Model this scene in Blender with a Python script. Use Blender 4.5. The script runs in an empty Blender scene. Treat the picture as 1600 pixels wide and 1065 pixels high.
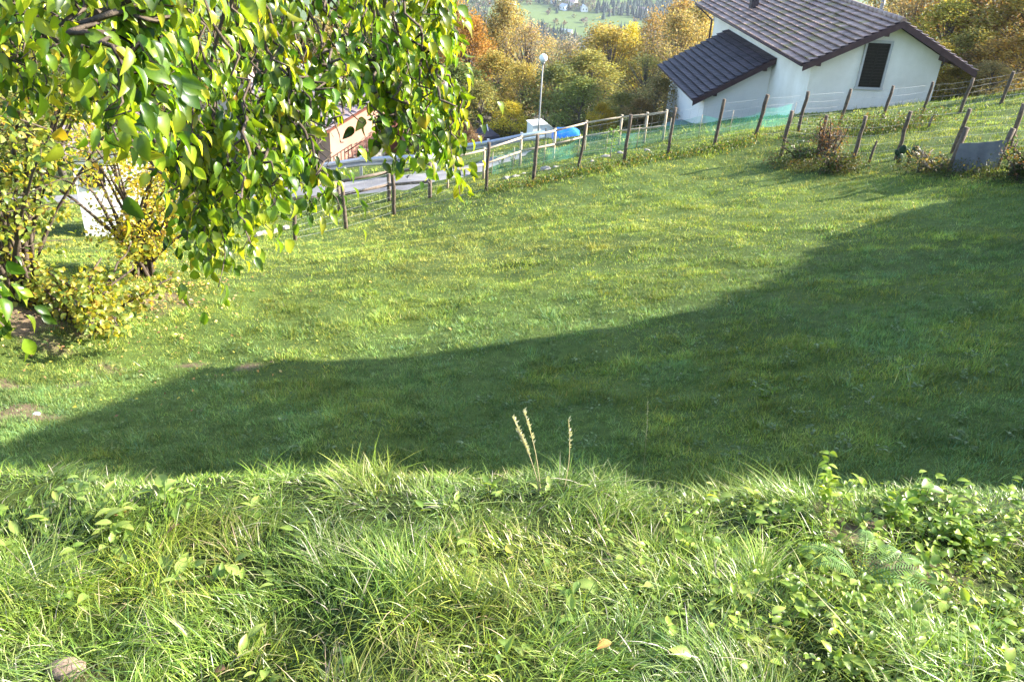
import bpy, math, random
import numpy as np
from mathutils import Vector, Matrix
R = math.radians
random.seed(7)
rng = np.random.default_rng(11)
scene = bpy.context.scene
COL = scene.collection

# ------------------------------------------------------------------ camera
FPX = 1320.0
nad = np.array([655 - 800, 2900 - 532.5, FPX]); nad = nad / np.linalg.norm(nad)
CU = -nad
CF = np.array([0, 0, 1.0]); CY = CF - CU * (CF @ CU); CY /= np.linalg.norm(CY)
CX = np.cross(CY, CU)
if CX[0] < 0: CX = -CX
cam_d = bpy.data.cameras.new('camera'); cam = bpy.data.objects.new('camera', cam_d); COL.objects.link(cam)
cam_d.sensor_width = 36.0; cam_d.lens = 36.0 * FPX / 1600.0
cam_d.clip_start = 0.05; cam_d.clip_end = 20000
right = Vector((CX[0], CY[0], CU[0])); up = -Vector((CX[1], CY[1], CU[1])); back = -Vector((CX[2], CY[2], CU[2]))
m = Matrix.Identity(4)
for i in range(3):
    m[i][0] = right[i]; m[i][1] = up[i]; m[i][2] = back[i]
cam.matrix_world = m
scene.camera = cam

# ------------------------------------------------------------------ light
SUN_AZ, SUN_EL = R(12), R(28)          # azimuth measured from +X towards +Y
S = Vector((math.cos(SUN_AZ) * math.cos(SUN_EL), math.sin(SUN_AZ) * math.cos(SUN_EL), math.sin(SUN_EL)))
sd = bpy.data.lights.new('sun', 'SUN'); sd.energy = 5.0; sd.angle = R(0.53); sd.color = (1.0, 0.93, 0.80)
so = bpy.data.objects.new('sun', sd); COL.objects.link(so)
so.rotation_euler = S.to_track_quat('Z', 'Y').to_euler()
world = bpy.data.worlds.new('World'); scene.world = world; world.use_nodes = True
nt = world.node_tree; nt.nodes.clear()
wo = nt.nodes.new('ShaderNodeOutputWorld'); bg = nt.nodes.new('ShaderNodeBackground'); sky = nt.nodes.new('ShaderNodeTexSky')
sky.sky_type = 'NISHITA'; sky.sun_disc = False; sky.sun_elevation = SUN_EL; sky.sun_rotation = R(90) - SUN_AZ
sky.altitude = 900; sky.air_density = 1.0; sky.dust_density = 2.5
bg.inputs['Strength'].default_value = 0.145
nt.links.new(sky.outputs[0], bg.inputs[0]); nt.links.new(bg.outputs[0], wo.inputs[0])
scene.view_settings.view_transform = 'Standard'; scene.view_settings.look = 'None'
scene.view_settings.exposure = 2.1; scene.view_settings.gamma = 1.0
try:
    scene.cycles.max_bounces = 8; scene.cycles.transparent_max_bounces = 8
    scene.cycles.volume_bounces = 0
except Exception: pass

# ------------------------------------------------------------------ helpers: rays and noise
def ray(px, py):
    r = np.array([px - 800, py - 532.5, FPX]); r /= np.linalg.norm(r)
    return np.array([r @ CX, r @ CY, r @ CU])
def rays(px, py):
    r = np.stack([px - 800, py - 532.5, np.full_like(px, FPX)], 1); r /= np.linalg.norm(r, axis=1)[:, None]
    return np.stack([r @ CX, r @ CY, r @ CU], 1)
def P(px, py, D): return ray(px, py) * D
def project(p):
    c = p[:, 0:1] * CX + p[:, 1:2] * CY + p[:, 2:3] * CU
    return 800 + FPX * c[:, 0] / c[:, 2], 532.5 + FPX * c[:, 1] / c[:, 2], c[:, 2]
_ng = np.random.default_rng(5).random((256, 256))
def vnoise(x, y, s, seed=0):
    x = np.asarray(x, float) / s + seed * 17.3; y = np.asarray(y, float) / s + seed * 9.1
    xi = np.floor(x).astype(int); yi = np.floor(y).astype(int); fx = x - xi; fy = y - yi
    fx = fx * fx * (3 - 2 * fx); fy = fy * fy * (3 - 2 * fy)
    a = _ng[xi % 256, yi % 256]; b = _ng[(xi + 1) % 256, yi % 256]; c = _ng[xi % 256, (yi + 1) % 256]; d = _ng[(xi + 1) % 256, (yi + 1) % 256]
    return (a * (1 - fx) + b * fx) * (1 - fy) + (c * (1 - fx) + d * fx) * fy
def sstep(a, b, x):
    t = np.clip((np.asarray(x, float) - a) / (b - a), 0, 1); return t * t * (3 - 2 * t)

# ------------------------------------------------------------------ terrain
ctl = [(461,375,22),(540,358,22.8),(617,335,23.5),(759,300,24),(833,285,24.3),(903,268,24.6),(975,253,25),(1043,242,25.3),(1115,232,25.7),(1180,215,26.2),(1246,206,27),(1310,200,27.5),(1374,199,28),(1438,185,28.5),(1498,178,29),(1563,162,30),
(1219,246,24),(1276,252,23.3),(1331,256,22.7),(1402,252,22.3),(1487,243,22),(1576,236,22),
(800,735,7.5),(800,700,8),(800,600,9.6),(800,500,12),(800,400,16),(100,700,9),(100,560,12.5),(40,480,13.5),(1500,720,7.2),(1500,600,8.5),(1500,400,14),(1550,290,19.5),
(607,303,27),(600,268,31),(560,268,32.5),(700,262,33),(860,222,34),(1035,203,36),(550,250,45),(760,200,55),(950,185,52),(1550,150,38)]
CP = np.array([P(*c) for c in ctl])
def _tps(C, lam=0.5):
    n = len(C); xy = C[:, :2]; r = np.linalg.norm(xy[:, None] - xy[None], axis=2)
    K = np.where(r > 0, r * r * np.log(r + 1e-9), 0) + lam * np.eye(n)
    Pm = np.c_[np.ones(n), xy]; A = np.block([[K, Pm], [Pm.T, np.zeros((3, 3))]])
    return np.linalg.solve(A, np.r_[C[:, 2], 0, 0, 0]), xy, n
_w, _xy, _n = _tps(CP)
def near_h(x, y):
    x = np.clip(x, -28, 26); y = np.clip(y, 2, 62)
    out = np.zeros(x.size); xf = x.ravel(); yf = y.ravel()
    for i in range(0, xf.size, 40000):
        q = np.stack([xf[i:i+40000], yf[i:i+40000]], 1); r = np.linalg.norm(q[:, None] - _xy[None], axis=2)
        K = np.where(r > 0, r * r * np.log(r + 1e-9), 0); out[i:i+40000] = K @ _w[:_n] + _w[_n] + q @ _w[_n+1:]
    return out.reshape(x.shape)
CREST = 2.32
def H(x, y):
    x = np.atleast_1d(np.asarray(x, float)); y = np.atleast_1d(np.asarray(y, float))
    n = near_h(x, y)
    n = n + 0.10 * (vnoise(x, y, 1.2, 1) - .5) + (0.075 * (vnoise(x, y, .42, 2) - .5) + .07 * (vnoise(x, y, 3.1, 12) - .5)) * (1 - sstep(30, 45, y))
    # far slope, valley floor and the hill across it
    far = -15.5 - 0.26 * (y - 60); far = np.maximum(far, -150 + 0 * y)
    far = far + np.where(y > 500, 1, 0) * 0
    soft = sstep(430, 620, y); far = far * (1 - soft) + (-150 + 14 * (vnoise(x, y, 420, 3) - .5)) * soft
    far = far + 5 * (vnoise(x, y, 60, 4) - .5) * sstep(80, 160, y)
    far = far + sstep(1150, 3600, y) * 190 + sstep(900, 3000, np.abs(x)) * 60 * sstep(200, 900, y)
    w = sstep(46, 62, y)
    f = n * (1 - w) + far * w
    bank = -1.75 - 0.15 * (y - 1.2) + 0.06 * (vnoise(x, y, .9, 6) - .5) + .07 * (vnoise(x, y, .27, 7) - .5) - .085 * (1 - sstep(-.8, .1, x)) + .065 * sstep(.3, 1.3, x)
    e = CREST + .20 * (vnoise(x, y * 0, 1.3, 8) - .5)
    s = 1 - sstep(0, 1.7, y - e)
    return f * (1 - s) + bank * s
def h1(x, y): return float(H(x, y)[0])
def G(px, py, tmin=2.0, tmax=75):
    r = ray(px, py); t = np.arange(tmin, tmax, .04); q = t[:, None] * r
    d = q[:, 2] - H(q[:, 0], q[:, 1]); i = int(np.argmax(d < 0))
    if not (d < 0).any(): i = len(t) - 1
    return Vector(q[i])
def at(px, py, D):
    """point on the pixel's bearing at horizontal distance D, with the height the ray has there and the ground height"""
    r = ray(px, py); k = D / math.hypot(r[0], r[1]); return r[0] * k, r[1] * k, r[2] * k

# ------------------------------------------------------------------ object helpers
def props(o, label=None, cat=None, group=None, kind=None):
    if label: o['label'] = label
    if cat: o['category'] = cat
    if group: o['group'] = group
    if kind: o['kind'] = kind
    return o
def thing(name, label, cat, loc=(0, 0, 0), rz=0.0, group=None):
    o = bpy.data.objects.new(name, None); COL.objects.link(o); o.empty_display_size = .2
    o.location = loc; o.rotation_euler = (0, 0, rz); return props(o, label, cat, group)
def link(name, me, parent=None):
    o = bpy.data.objects.new(name, me); COL.objects.link(o)
    if parent is not None: o.parent = parent
    return o
def arr_mesh(name, V, F, mat, col=None, smooth=False):
    """V (n,3), F (m,k) constant k"""
    V = np.ascontiguousarray(V, dtype=np.float32); F = np.ascontiguousarray(F, dtype=np.int32)
    me = bpy.data.meshes.new(name); k = F.shape[1]
    me.vertices.add(len(V)); me.vertices.foreach_set('co', V.ravel())
    me.loops.add(F.size); me.loops.foreach_set('vertex_index', F.ravel())
    me.polygons.add(len(F)); me.polygons.foreach_set('loop_start', np.arange(0, F.size, k, dtype=np.int32))
    try: me.polygons.foreach_set('loop_total', np.full(len(F), k, dtype=np.int32))
    except Exception: pass
    if smooth: me.polygons.foreach_set('use_smooth', np.ones(len(F), dtype=bool))
    me.update(calc_edges=True)
    if col is not None:
        a = me.color_attributes.new('col', 'FLOAT_COLOR', 'POINT')
        c = np.ones((len(V), 4), dtype=np.float32); c[:, :3] = col; a.data.foreach_set('color', c.ravel())
    me.materials.append(mat); return me
class MB:
    def __init__(s): s.v = []; s.f = []; s.sm = []; s.c = []
    def add(s, vs, fs, smooth=False, col=(1, 1, 1)):
        b = len(s.v); s.v += [tuple(v) for v in vs]; s.f += [tuple(b + i for i in f) for f in fs]; s.sm += [smooth] * len(fs); s.c += [col] * len(vs); return s
    def box(s, c, size, M=None, col=(1, 1, 1)):
        x, y, z = [a / 2 for a in size]; vs = [Vector((i * x, j * y, k * z)) for i in (-1, 1) for j in (-1, 1) for k in (-1, 1)]
        vs = [(M @ v if M else v) + Vector(c) for v in vs]
        return s.add(vs, [(0,1,3,2),(4,6,7,5),(0,4,5,1),(2,3,7,6),(0,2,6,4),(1,5,7,3)], col=col)
    def tube(s, pts, rad, n=8, cap=True, col=(1, 1, 1), smooth=True, jit=0):
        pts = [Vector(p) for p in pts]
        if not hasattr(rad, '__len__'): rad = [rad] * len(pts)
        vs = []
        for i, p in enumerate(pts):
            d = (pts[min(i+1, len(pts)-1)] - pts[max(i-1, 0)]).normalized()
            a = d.cross(Vector((0, 0, 1)) if abs(d.z) < .9 else Vector((1, 0, 0))).normalized(); b = d.cross(a)
            for k in range(n):
                t = 2 * math.pi * k / n; rr = rad[i] * (1 + jit * (random.random() - .5))
                vs.append(p + a * math.cos(t) * rr + b * math.sin(t) * rr)
        fs = [(i*n+k, i*n+(k+1) % n, (i+1)*n+(k+1) % n, (i+1)*n+k) for i in range(len(pts)-1) for k in range(n)]
        s.add(vs, fs, smooth, col)
        if cap:
            b = len(s.v) - len(vs); s.f.append(tuple(b + k for k in range(n))[::-1]); s.f.append(tuple(b + (len(pts)-1)*n + k for k in range(n))); s.sm += [False, False]
        return s
    def prism(s, poly, y0, y1, M=None, col=(1, 1, 1)):
        """poly in x,z extruded along y"""
        n = len(poly); vs = [Vector((x, y0, z)) for x, z in poly] + [Vector((x, y1, z)) for x, z in poly]
        if M: vs = [M @ v for v in vs]
        return s.add(vs, [tuple(range(n)), tuple(range(2*n-1, n-1, -1))] + [(i, i+n, (i+1) % n + n, (i+1) % n) for i in range(n)], col=col)
    def sphere(s, c, r, n=12, mm=8, col=(1, 1, 1), sc=(1, 1, 1), noise=0):
        vs = []; c = Vector(c)
        for j in range(mm + 1):
            ph = math.pi * j / mm
            for i in range(n):
                th = 2 * math.pi * i / n; q = Vector((math.sin(ph)*math.cos(th)*sc[0], math.sin(ph)*math.sin(th)*sc[1], math.cos(ph)*sc[2]))
                vs.append(c + q * r * (1 + (noise * (random.random() - .5) if 0 < j < mm else 0)))
        fs = [(j*n+i, (j+1)*n+i, (j+1)*n+(i+1) % n, j*n+(i+1) % n) for j in range(mm) for i in range(n)]
        return s.add(vs, fs, True, col)
    def build(s, name, mat, parent=None):
        me = bpy.data.meshes.new(name); me.from_pydata(s.v, [], s.f); me.polygons.foreach_set('use_smooth', s.sm)
        a = me.color_attributes.new('col', 'FLOAT_COLOR', 'POINT')
        c = np.ones((len(s.v), 4), dtype=np.float32); c[:, :3] = np.array(s.c, dtype=np.float32).reshape(-1, 3); a.data.foreach_set('color', c.ravel())
        me.materials.append(mat); me.update(); return link(name, me, parent)

# ------------------------------------------------------------------ materials
def newmat(name):
    mt = bpy.data.materials.new(name); mt.use_nodes = True; n = mt.node_tree; n.nodes.clear()
    out = n.nodes.new('ShaderNodeOutputMaterial'); return mt, n, out
def N(nt, t, **kw):
    x = nt.nodes.new(t)
    for k, v in kw.items():
        if k.startswith('i_'): x.inputs[k[2:].replace('_', ' ')].default_value = v
        else: setattr(x, k, v)
    return x
def noise_fac(n, scale, detail=4, rough=.6, coord='Object'):
    tc = N(n, 'ShaderNodeTexCoord'); nz = N(n, 'ShaderNodeTexNoise'); nz.inputs['Scale'].default_value = scale; nz.inputs['Detail'].default_value = detail; nz.inputs['Roughness'].default_value = rough
    n.links.new(tc.outputs[coord], nz.inputs['Vector']); return nz.outputs['Fac']
def ramp(n, fac, stops):
    r = N(n, 'ShaderNodeValToRGB'); e = r.color_ramp.elements
    while len(e) < len(stops): e.new(.5)
    for k, (p, c) in enumerate(stops): e[k].position = p; e[k].color = (*c, 1)
    n.links.new(fac, r.inputs[0]); return r.outputs[0]
def surf(name, c1, c2, scale=4, rough=.8, bump=.3, bscale=None, attr=True, metal=0, spec=.3, detail=5):
    """two-tone noisy surface, tinted by the mesh's own per-piece colour"""
    mt, n, out = newmat(name); b = N(n, 'ShaderNodeBsdfPrincipled')
    f = noise_fac(n, scale, detail); c = ramp(n, f, [(.3, c1), (.7, c2)])
    if attr:
        at_ = N(n, 'ShaderNodeAttribute', attribute_name='col'); mx = N(n, 'ShaderNodeMix', data_type='RGBA', blend_type='MULTIPLY'); mx.inputs[0].default_value = 1
        n.links.new(c, mx.inputs[6]); n.links.new(at_.outputs['Color'], mx.inputs[7]); c = mx.outputs[2]
    n.links.new(c, b.inputs['Base Color']); b.inputs['Roughness'].default_value = rough; b.inputs['Metallic'].default_value = metal; b.inputs['Specular IOR Level'].default_value = spec
    if bump:
        bf = noise_fac(n, bscale or scale * 4, 6); bp = N(n, 'ShaderNodeBump'); bp.inputs['Strength'].default_value = bump; bp.inputs['Distance'].default_value = .02
        n.links.new(bf, bp.inputs['Height']); n.links.new(bp.outputs[0], b.inputs['Normal'])
    n.links.new(b.outputs[0], out.inputs[0]); return mt
def leafmat(name, rough=.45, spec=.4, trans=.45, tint=True, tcol=(1.25, 1.25, .55), nscale=6, nvar=.25):
    """leaf: reflecting top plus light passing through; colour comes from the leaf's own attribute and the object's colour"""
    mt, n, out = newmat(name); b = N(n, 'ShaderNodeBsdfPrincipled'); t = N(n, 'ShaderNodeBsdfTranslucent'); mix = N(n, 'ShaderNodeMixShader')
    a = N(n, 'ShaderNodeAttribute', attribute_name='col'); c = a.outputs['Color']
    if tint:
        oi = N(n, 'ShaderNodeObjectInfo'); mx = N(n, 'ShaderNodeMix', data_type='RGBA', blend_type='MULTIPLY'); mx.inputs[0].default_value = 1
        n.links.new(c, mx.inputs[6]); n.links.new(oi.outputs['Color'], mx.inputs[7]); c = mx.outputs[2]
    if nvar:
        f = noise_fac(n, nscale, 3); mr = N(n, 'ShaderNodeMapRange'); mr.inputs[3].default_value = 1 - nvar; mr.inputs[4].default_value = 1 + nvar; mr.inputs[1].default_value = .3; mr.inputs[2].default_value = .7
        n.links.new(f, mr.inputs[0]); vm = N(n, 'ShaderNodeVectorMath', operation='SCALE'); n.links.new(c, vm.inputs[0]); n.links.new(mr.outputs[0], vm.inputs['Scale']); c = vm.outputs[0]
    tm = N(n, 'ShaderNodeVectorMath', operation='MULTIPLY'); tm.inputs[1].default_value = tcol; n.links.new(c, tm.inputs[0])
    n.links.new(c, b.inputs['Base Color']); n.links.new(tm.outputs[0], t.inputs['Color'])
    b.inputs['Roughness'].default_value = rough; b.inputs['Specular IOR Level'].default_value = spec
    mix.inputs[0].default_value = trans; n.links.new(b.outputs[0], mix.inputs[1]); n.links.new(t.outputs[0], mix.inputs[2]); n.links.new(mix.outputs[0], out.inputs[0]); return mt
M = {}
M['grass'] = leafmat('grass_blade', .36, .45, .28, tint=False, tcol=(1.2, 1.25, .4), nscale=.6, nvar=.18)
M['field'] = leafmat('meadow_blade', .55, .14, .24, tint=False, tcol=(1.2, 1.2, .4), nscale=.45, nvar=.22)
M['leaf'] = leafmat('tree_leaf', .32, .55, .48, tint=False, tcol=(1.85, 1.75, .4), nscale=30, nvar=.12)
M['shrubleaf'] = leafmat('shrub_leaf', .4, .45, .5, tint=False, tcol=(1.35, 1.2, .35), nscale=12, nvar=.15)
M['bgleaf'] = leafmat('autumn_leaf', .7, .15, .4, tint=True, tcol=(1.25, 1.1, .5), nscale=.35, nvar=.3)
M['bark'] = surf('bark', (.05, .035, .025), (.13, .10, .075), 9, .9, .6)
M['greybark'] = surf('grey_bark', (.10, .085, .07), (.22, .19, .16), 8, .9, .5)
M['post'] = surf('weathered_post', (.05, .037, .028), (.15, .115, .085), 14, .85, .5)
M['railwood'] = surf('pale_rail_wood', (.30, .24, .165), (.48, .40, .29), 10, .75, .3)
M['darkwood'] = surf('dark_rail_wood', (.09, .07, .055), (.19, .15, .12), 10, .8, .3)
M['plaster'] = surf('white_plaster', (.80, .77, .72), (.88, .85, .80), .7, .9, .12, 30)
M['plaster_front'] = surf('aged_plaster', (.70, .66, .56), (.88, .84, .75), .8, .9, .12, 30)
M['bright_plaster'] = surf('bright_plaster', (.78, .77, .74), (.86, .86, .84), .8, .9, .1, 30)
M['salmon'] = surf('salmon_plaster', (.50, .27, .195), (.58, .34, .26), .8, .9, .1, 25)
M['tile'] = surf('concrete_tile', (.225, .145, .11), (.41, .29, .225), 2.2, .6, .4, 22, spec=.5)
M['darktile'] = surf('dark_tile', (.035, .026, .030), (.07, .052, .056), 2.2, .65, .4, 22, spec=.4)
M['pinktile'] = surf('faded_tile', (.24, .17, .16), (.40, .31, .30), 2, .7, .3, 20)
M['fascia'] = surf('brown_fascia', (.05, .027, .03), (.08, .045, .045), 5, .55, .1)
M['frame'] = surf('grey_stone_frame', (.42, .41, .39), (.5, .49, .47), 6, .8, .1)
M['shutter'] = surf('dark_shutter', (.012, .010, .008), (.026, .020, .016), 8, .5, .1)
M['metal'] = surf('galvanised_metal', (.48, .50, .52), (.62, .64, .66), 8, .38, .05, metal=.75, spec=.5)
M['wire'] = surf('fence_wire', (.35, .35, .34), (.5, .5, .48), 20, .5, 0, metal=.5)
M['pole'] = surf('lamp_pole_paint', (.22, .22, .21), (.30, .30, .29), 5, .5, .05)
M['globe'] = surf('white_globe', (.8, .8, .8), (.88, .88, .88), 3, .3, 0)
M['blue'] = surf('blue_tarp', (.01, .12, .50), (.03, .22, .68), 3, .4, .4, 8)
M['darktarp'] = surf('dark_cover', (.035, .035, .05), (.07, .07, .09), 3, .6, .4, 6)
M['stone'] = surf('pale_stone', (.20, .18, .15), (.44, .41, .36), 6, .9, .5)
M['brown'] = surf('red_brown_paint', (.12, .04, .025), (.2, .07, .045), 6, .6, .1)
M['sheet'] = surf('grey_fabric_sheet', (.12, .125, .14), (.19, .195, .21), 3, .85, .2, 40)
M['asphalt'] = surf('asphalt', (.15, .145, .15), (.24, .235, .24), 1.1, .85, .3, 60, attr=False)
M['dryleaf'] = surf('fallen_leaf', (.75, .75, .75), (1, 1, 1), 30, .7, 0)
def netmat():
    mt, n, out = newmat('green_netting'); b = N(n, 'ShaderNodeBsdfDiffuse'); b.inputs[0].default_value = (.10, .42, .33, 1)
    t = N(n, 'ShaderNodeBsdfTransparent'); mx = N(n, 'ShaderNodeMixShader')
    f = noise_fac(n, 3, 3); mr = N(n, 'ShaderNodeMapRange'); mr.inputs[1].default_value = .3; mr.inputs[2].default_value = .7; mr.inputs[3].default_value = .15; mr.inputs[4].default_value = .4
    n.links.new(f, mr.inputs[0]); n.links.new(mr.outputs[0], mx.inputs[0]); n.links.new(t.outputs[0], mx.inputs[1]); n.links.new(b.outputs[0], mx.inputs[2]); n.links.new(mx.outputs[0], out.inputs[0]); return mt
M['net'] = netmat()
def groundmat():
    mt, n, out = newmat('meadow_ground'); b = N(n, 'ShaderNodeBsdfPrincipled'); b.inputs['Roughness'].default_value = .95; b.inputs['Specular IOR Level'].default_value = .15
    a = N(n, 'ShaderNodeAttribute', attribute_name='col')
    f = noise_fac(n, 9, 8, .7); mr = N(n, 'ShaderNodeMapRange'); mr.inputs[1].default_value = .3; mr.inputs[2].default_value = .7; mr.inputs[3].default_value = .6; mr.inputs[4].default_value = 1.4
    n.links.new(f, mr.inputs[0]); vm = N(n, 'ShaderNodeVectorMath', operation='SCALE'); n.links.new(a.outputs['Color'], vm.inputs[0]); n.links.new(mr.outputs[0], vm.inputs['Scale'])
    n.links.new(vm.outputs[0], b.inputs['Base Color']); n.links.new(b.outputs[0], out.inputs[0])
    bf = noise_fac(n, 25, 6, .7); bp = N(n, 'ShaderNodeBump'); bp.inputs['Strength'].default_value = .5; bp.inputs['Distance'].default_value = .03
    n.links.new(bf, bp.inputs['Height']); n.links.new(bp.outputs[0], b.inputs['Normal']); return mt
M['ground'] = groundmat()

# ------------------------------------------------------------------ ground sheet
def axis(parts):
    out = []
    for a, b, n in parts: out += list(np.linspace(a, b, n, endpoint=False))
    return np.array(out + [parts[-1][1]])
xs = axis([(-6000, -1500, 12), (-1500, -300, 60), (-300, -40, 40), (-40, -14, 30), (-14, 18, 270), (18, 40, 25), (40, 300, 40), (300, 1500, 60), (1500, 6000, 12)])
ys = axis([(-300, -10, 8), (-10, 1, 12), (1, 5, 50), (5, 34, 250), (34, 62, 60), (62, 200, 50), (200, 1600, 140), (1600, 7000, 24)])
gx, gy = np.meshgrid(xs, ys); gz = H(gx.ravel(), gy.ravel())
V = np.stack([gx.ravel(), gy.ravel(), gz], 1); nx, ny = len(xs), len(ys)
ii = (np.arange(ny - 1)[:, None] * nx + np.arange(nx - 1)[None]).ravel()
F = np.stack([ii, ii + 1, ii + nx + 1, ii + nx], 1)
def bare(x, y):
    """worn soil patches of the lawn, 0..1"""
    b = np.zeros_like(x)
    for (cx, cy, r) in BARE:
        b = np.maximum(b, 1 - np.hypot((x - cx) / r, (y - cy) / (r * .8)) + 1.3 * (vnoise(x, y, .22, 9) - .5))
    return np.clip(b * 2, 0, 1)
BARE = []
for px, py, r in [(15, 645, .5), (55, 655, .3), (180, 578, .3), (300, 570, .22), (30, 500, .8), (110, 515, .4), (250, 468, .6), (120, 600, .2), (385, 575, .2), (10, 600, .3)]:
    g = G(px, py); BARE.append((g.x, g.y, r))
for px, py, r in [(1330, 835, .12), (1290, 800, .1), (1420, 890, .1), (100, 1050, .06), (1380, 830, .1)]:
    g = G(px, py, 1.2); BARE.append((g.x, g.y, r))
X_, Y_ = V[:, 0], V[:, 1]
c = np.zeros((len(V), 3))
soil = np.array([.14, .10, .065]); gr = np.array([.060, .090, .018]); mead = np.array([.085, .125, .035]); wood = np.array([.075, .062, .035])
k = bare(X_, Y_)[:, None]; nz1 = vnoise(X_, Y_, 2.5, 3)[:, None]
c[:] = gr * (.8 + .5 * nz1)
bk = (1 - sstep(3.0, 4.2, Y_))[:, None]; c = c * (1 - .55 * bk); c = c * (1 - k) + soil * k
mid = sstep(44, 60, Y_)[:, None]; c = c * (1 - mid) + wood * mid
far = sstep(520, 640, Y_)[:, None]
fm = (vnoise(X_, Y_, 130, 5) * .6 + vnoise(X_, Y_, 50, 6) * .4)[:, None]
fc = mead * (.75 + .6 * fm); hill = sstep(1350, 1650, Y_)[:, None]; fc = fc * (1 - hill) + np.array([.035, .05, .03]) * (.7 + .6 * fm) * hill
c = c * (1 - far) + fc * far
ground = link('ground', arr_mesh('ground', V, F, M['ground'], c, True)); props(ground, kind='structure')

# ------------------------------------------------------------------ house geometry frame used later, and the road
HY = R(-5); hu = np.array([math.cos(HY), -math.sin(HY), 0]); hv = np.array([math.sin(HY), math.cos(HY), 0])
def ribbon(name, pts, w, lift, mat, n=6, kind='structure'):
    pts = [Vector(p) for p in pts]; dense = []
    for i in range(len(pts) - 1):
        for j in range(10): dense.append(pts[i].lerp(pts[i+1], j / 10))
    dense.append(pts[-1]); V = []; F = []
    for i, p in enumerate(dense):
        d = dense[min(i+1, len(dense)-1)] - dense[max(i-1, 0)]; s = Vector((d.y, -d.x, 0)).normalized()
        for j in range(n + 1):
            q = p + s * w * (j / n - .5); V.append((q.x, q.y, h1(q.x, q.y) + (lift if 0 < j < n else -.12)))
    for i in range(len(dense) - 1):
        for j in range(n): a = i * (n+1) + j; F.append((a, a+1, a+n+2, a+n+1))
    o = link(name, arr_mesh(name, np.array(V), np.array(F), mat, None, True)); props(o, kind=kind); return o
road_pts = [G(-250, 335), G(0, 314), (G(240, 309)), G(440, 301), G(560, 292), G(640, 283), G(700, 273)]
e = road_pts[-1] - road_pts[-2]; road_pts += [road_pts[-1] + e * .6 + Vector((.4, 1.0, 0)), road_pts[-1] + e * 1.0 + Vector((.8, 3.2, 0))]
road = ribbon('road', road_pts, 2.4, .05, M['asphalt'])
ROADXY = np.array([(p.x, p.y) for p in road_pts])
def road_dist(x, y):
    d = np.full(np.shape(x), 1e9)
    for a, b in zip(ROADXY[:-1], ROADXY[1:]):
        ab = b - a; t = np.clip(((x - a[0]) * ab[0] + (y - a[1]) * ab[1]) / (ab @ ab), 0, 1)
        d = np.minimum(d, np.hypot(x - a[0] - t * ab[0], y - a[1] - t * ab[1]))
    return d

# ------------------------------------------------------------------ grass
def blades(x, y, h, w, az, lean, bend, seg, col, twist=None):
    n = len(x); z = H(x, y) - .005; t = np.linspace(0, 1, seg + 1)
    d = np.stack([np.cos(az), np.sin(az)], 1)
    wa = az + np.pi / 2 + (rng.normal(0, .7, n) if twist is None else twist)
    wd = np.stack([np.cos(wa), np.sin(wa)], 1)
    hor = h[:, None] * (lean[:, None] * t + bend[:, None] * t ** 2); ver = h[:, None] * (t - np.clip(bend[:, None], 0, 1.6) * .42 * t ** 2.4)
    ww = w[:, None] * .5 * (1 - t ** 1.8) ** .8; ww[:, -1] = 0
    px = x[:, None] + d[:, :1] * hor; py = y[:, None] + d[:, 1:] * hor; pz = z[:, None] + ver
    L = np.stack([px - wd[:, :1] * ww, py - wd[:, 1:] * ww, pz], 2); Rr = np.stack([px + wd[:, :1] * ww, py + wd[:, 1:] * ww, pz], 2)
    # vertices: seg pairs + tip
    Vv = np.concatenate([np.stack([L[:, :-1], Rr[:, :-1]], 2).reshape(n, -1, 3), L[:, -1:]], 1); k = 2 * seg + 1
    base = (np.arange(n) * k)[:, None]
    tris = []
    for s in range(seg - 1): a = 2 * s; tris += [(a, a+1, a+3), (a, a+3, a+2)]
    a = 2 * (seg - 1); tris += [(a, a+1, a+2)]
    Ff = (base[:, :, None] + np.array(tris)[None]).reshape(-1, 3)
    return Vv.reshape(-1, 3), Ff, np.repeat(col, k, 0)
def infront(x, y, margin=200, z=None):
    z = H(x, y) if z is None else z
    a, b, c = project(np.stack([x, y, z], 1)); return (c > .3) & (a > -margin) & (a < 1600 + margin) & (b < 1065 + margin * 1.2)
def palette(n, cols, wts): return np.array(cols)[rng.choice(len(cols), n, p=np.array(wts) / sum(wts))]
def tufts(cnt, per, x0, x1, y0, y1, sig, frac=.75, wedge=False):
    """blade roots gathered in tufts: x, y, outward angle, per-tuft random numbers (3)"""
    nt_ = max(1, int(cnt * frac / per)); nu = cnt - nt_ * per
    def area(n):
        if wedge:
            a = np.sqrt(rng.random(n) * (y1 ** 2 - y0 ** 2) + y0 ** 2); return rng.uniform(x0, x1, n) * a, a
        return rng.uniform(x0, x1, n), rng.uniform(y0, y1, n)
    tx, ty = area(nt_); tr = rng.random((nt_, 3)); s_ = sig * rng.uniform(.5, 1.6, nt_)
    ox = rng.normal(0, 1, (nt_, per)); oy = rng.normal(0, 1, (nt_, per))
    x = (tx[:, None] + ox * s_[:, None]).ravel(); y = (ty[:, None] + oy * s_[:, None]).ravel(); az = np.arctan2(oy, ox).ravel(); q = np.repeat(tr, per, 0)
    ux, uy = area(nu); return np.r_[x, ux], np.r_[y, uy], np.r_[az, rng.uniform(0, 6.283, nu)], np.r_[q, np.stack([rng.uniform(.2, .6, nu), rng.uniform(.1, .6, nu), rng.random(nu)], 1)]
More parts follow.
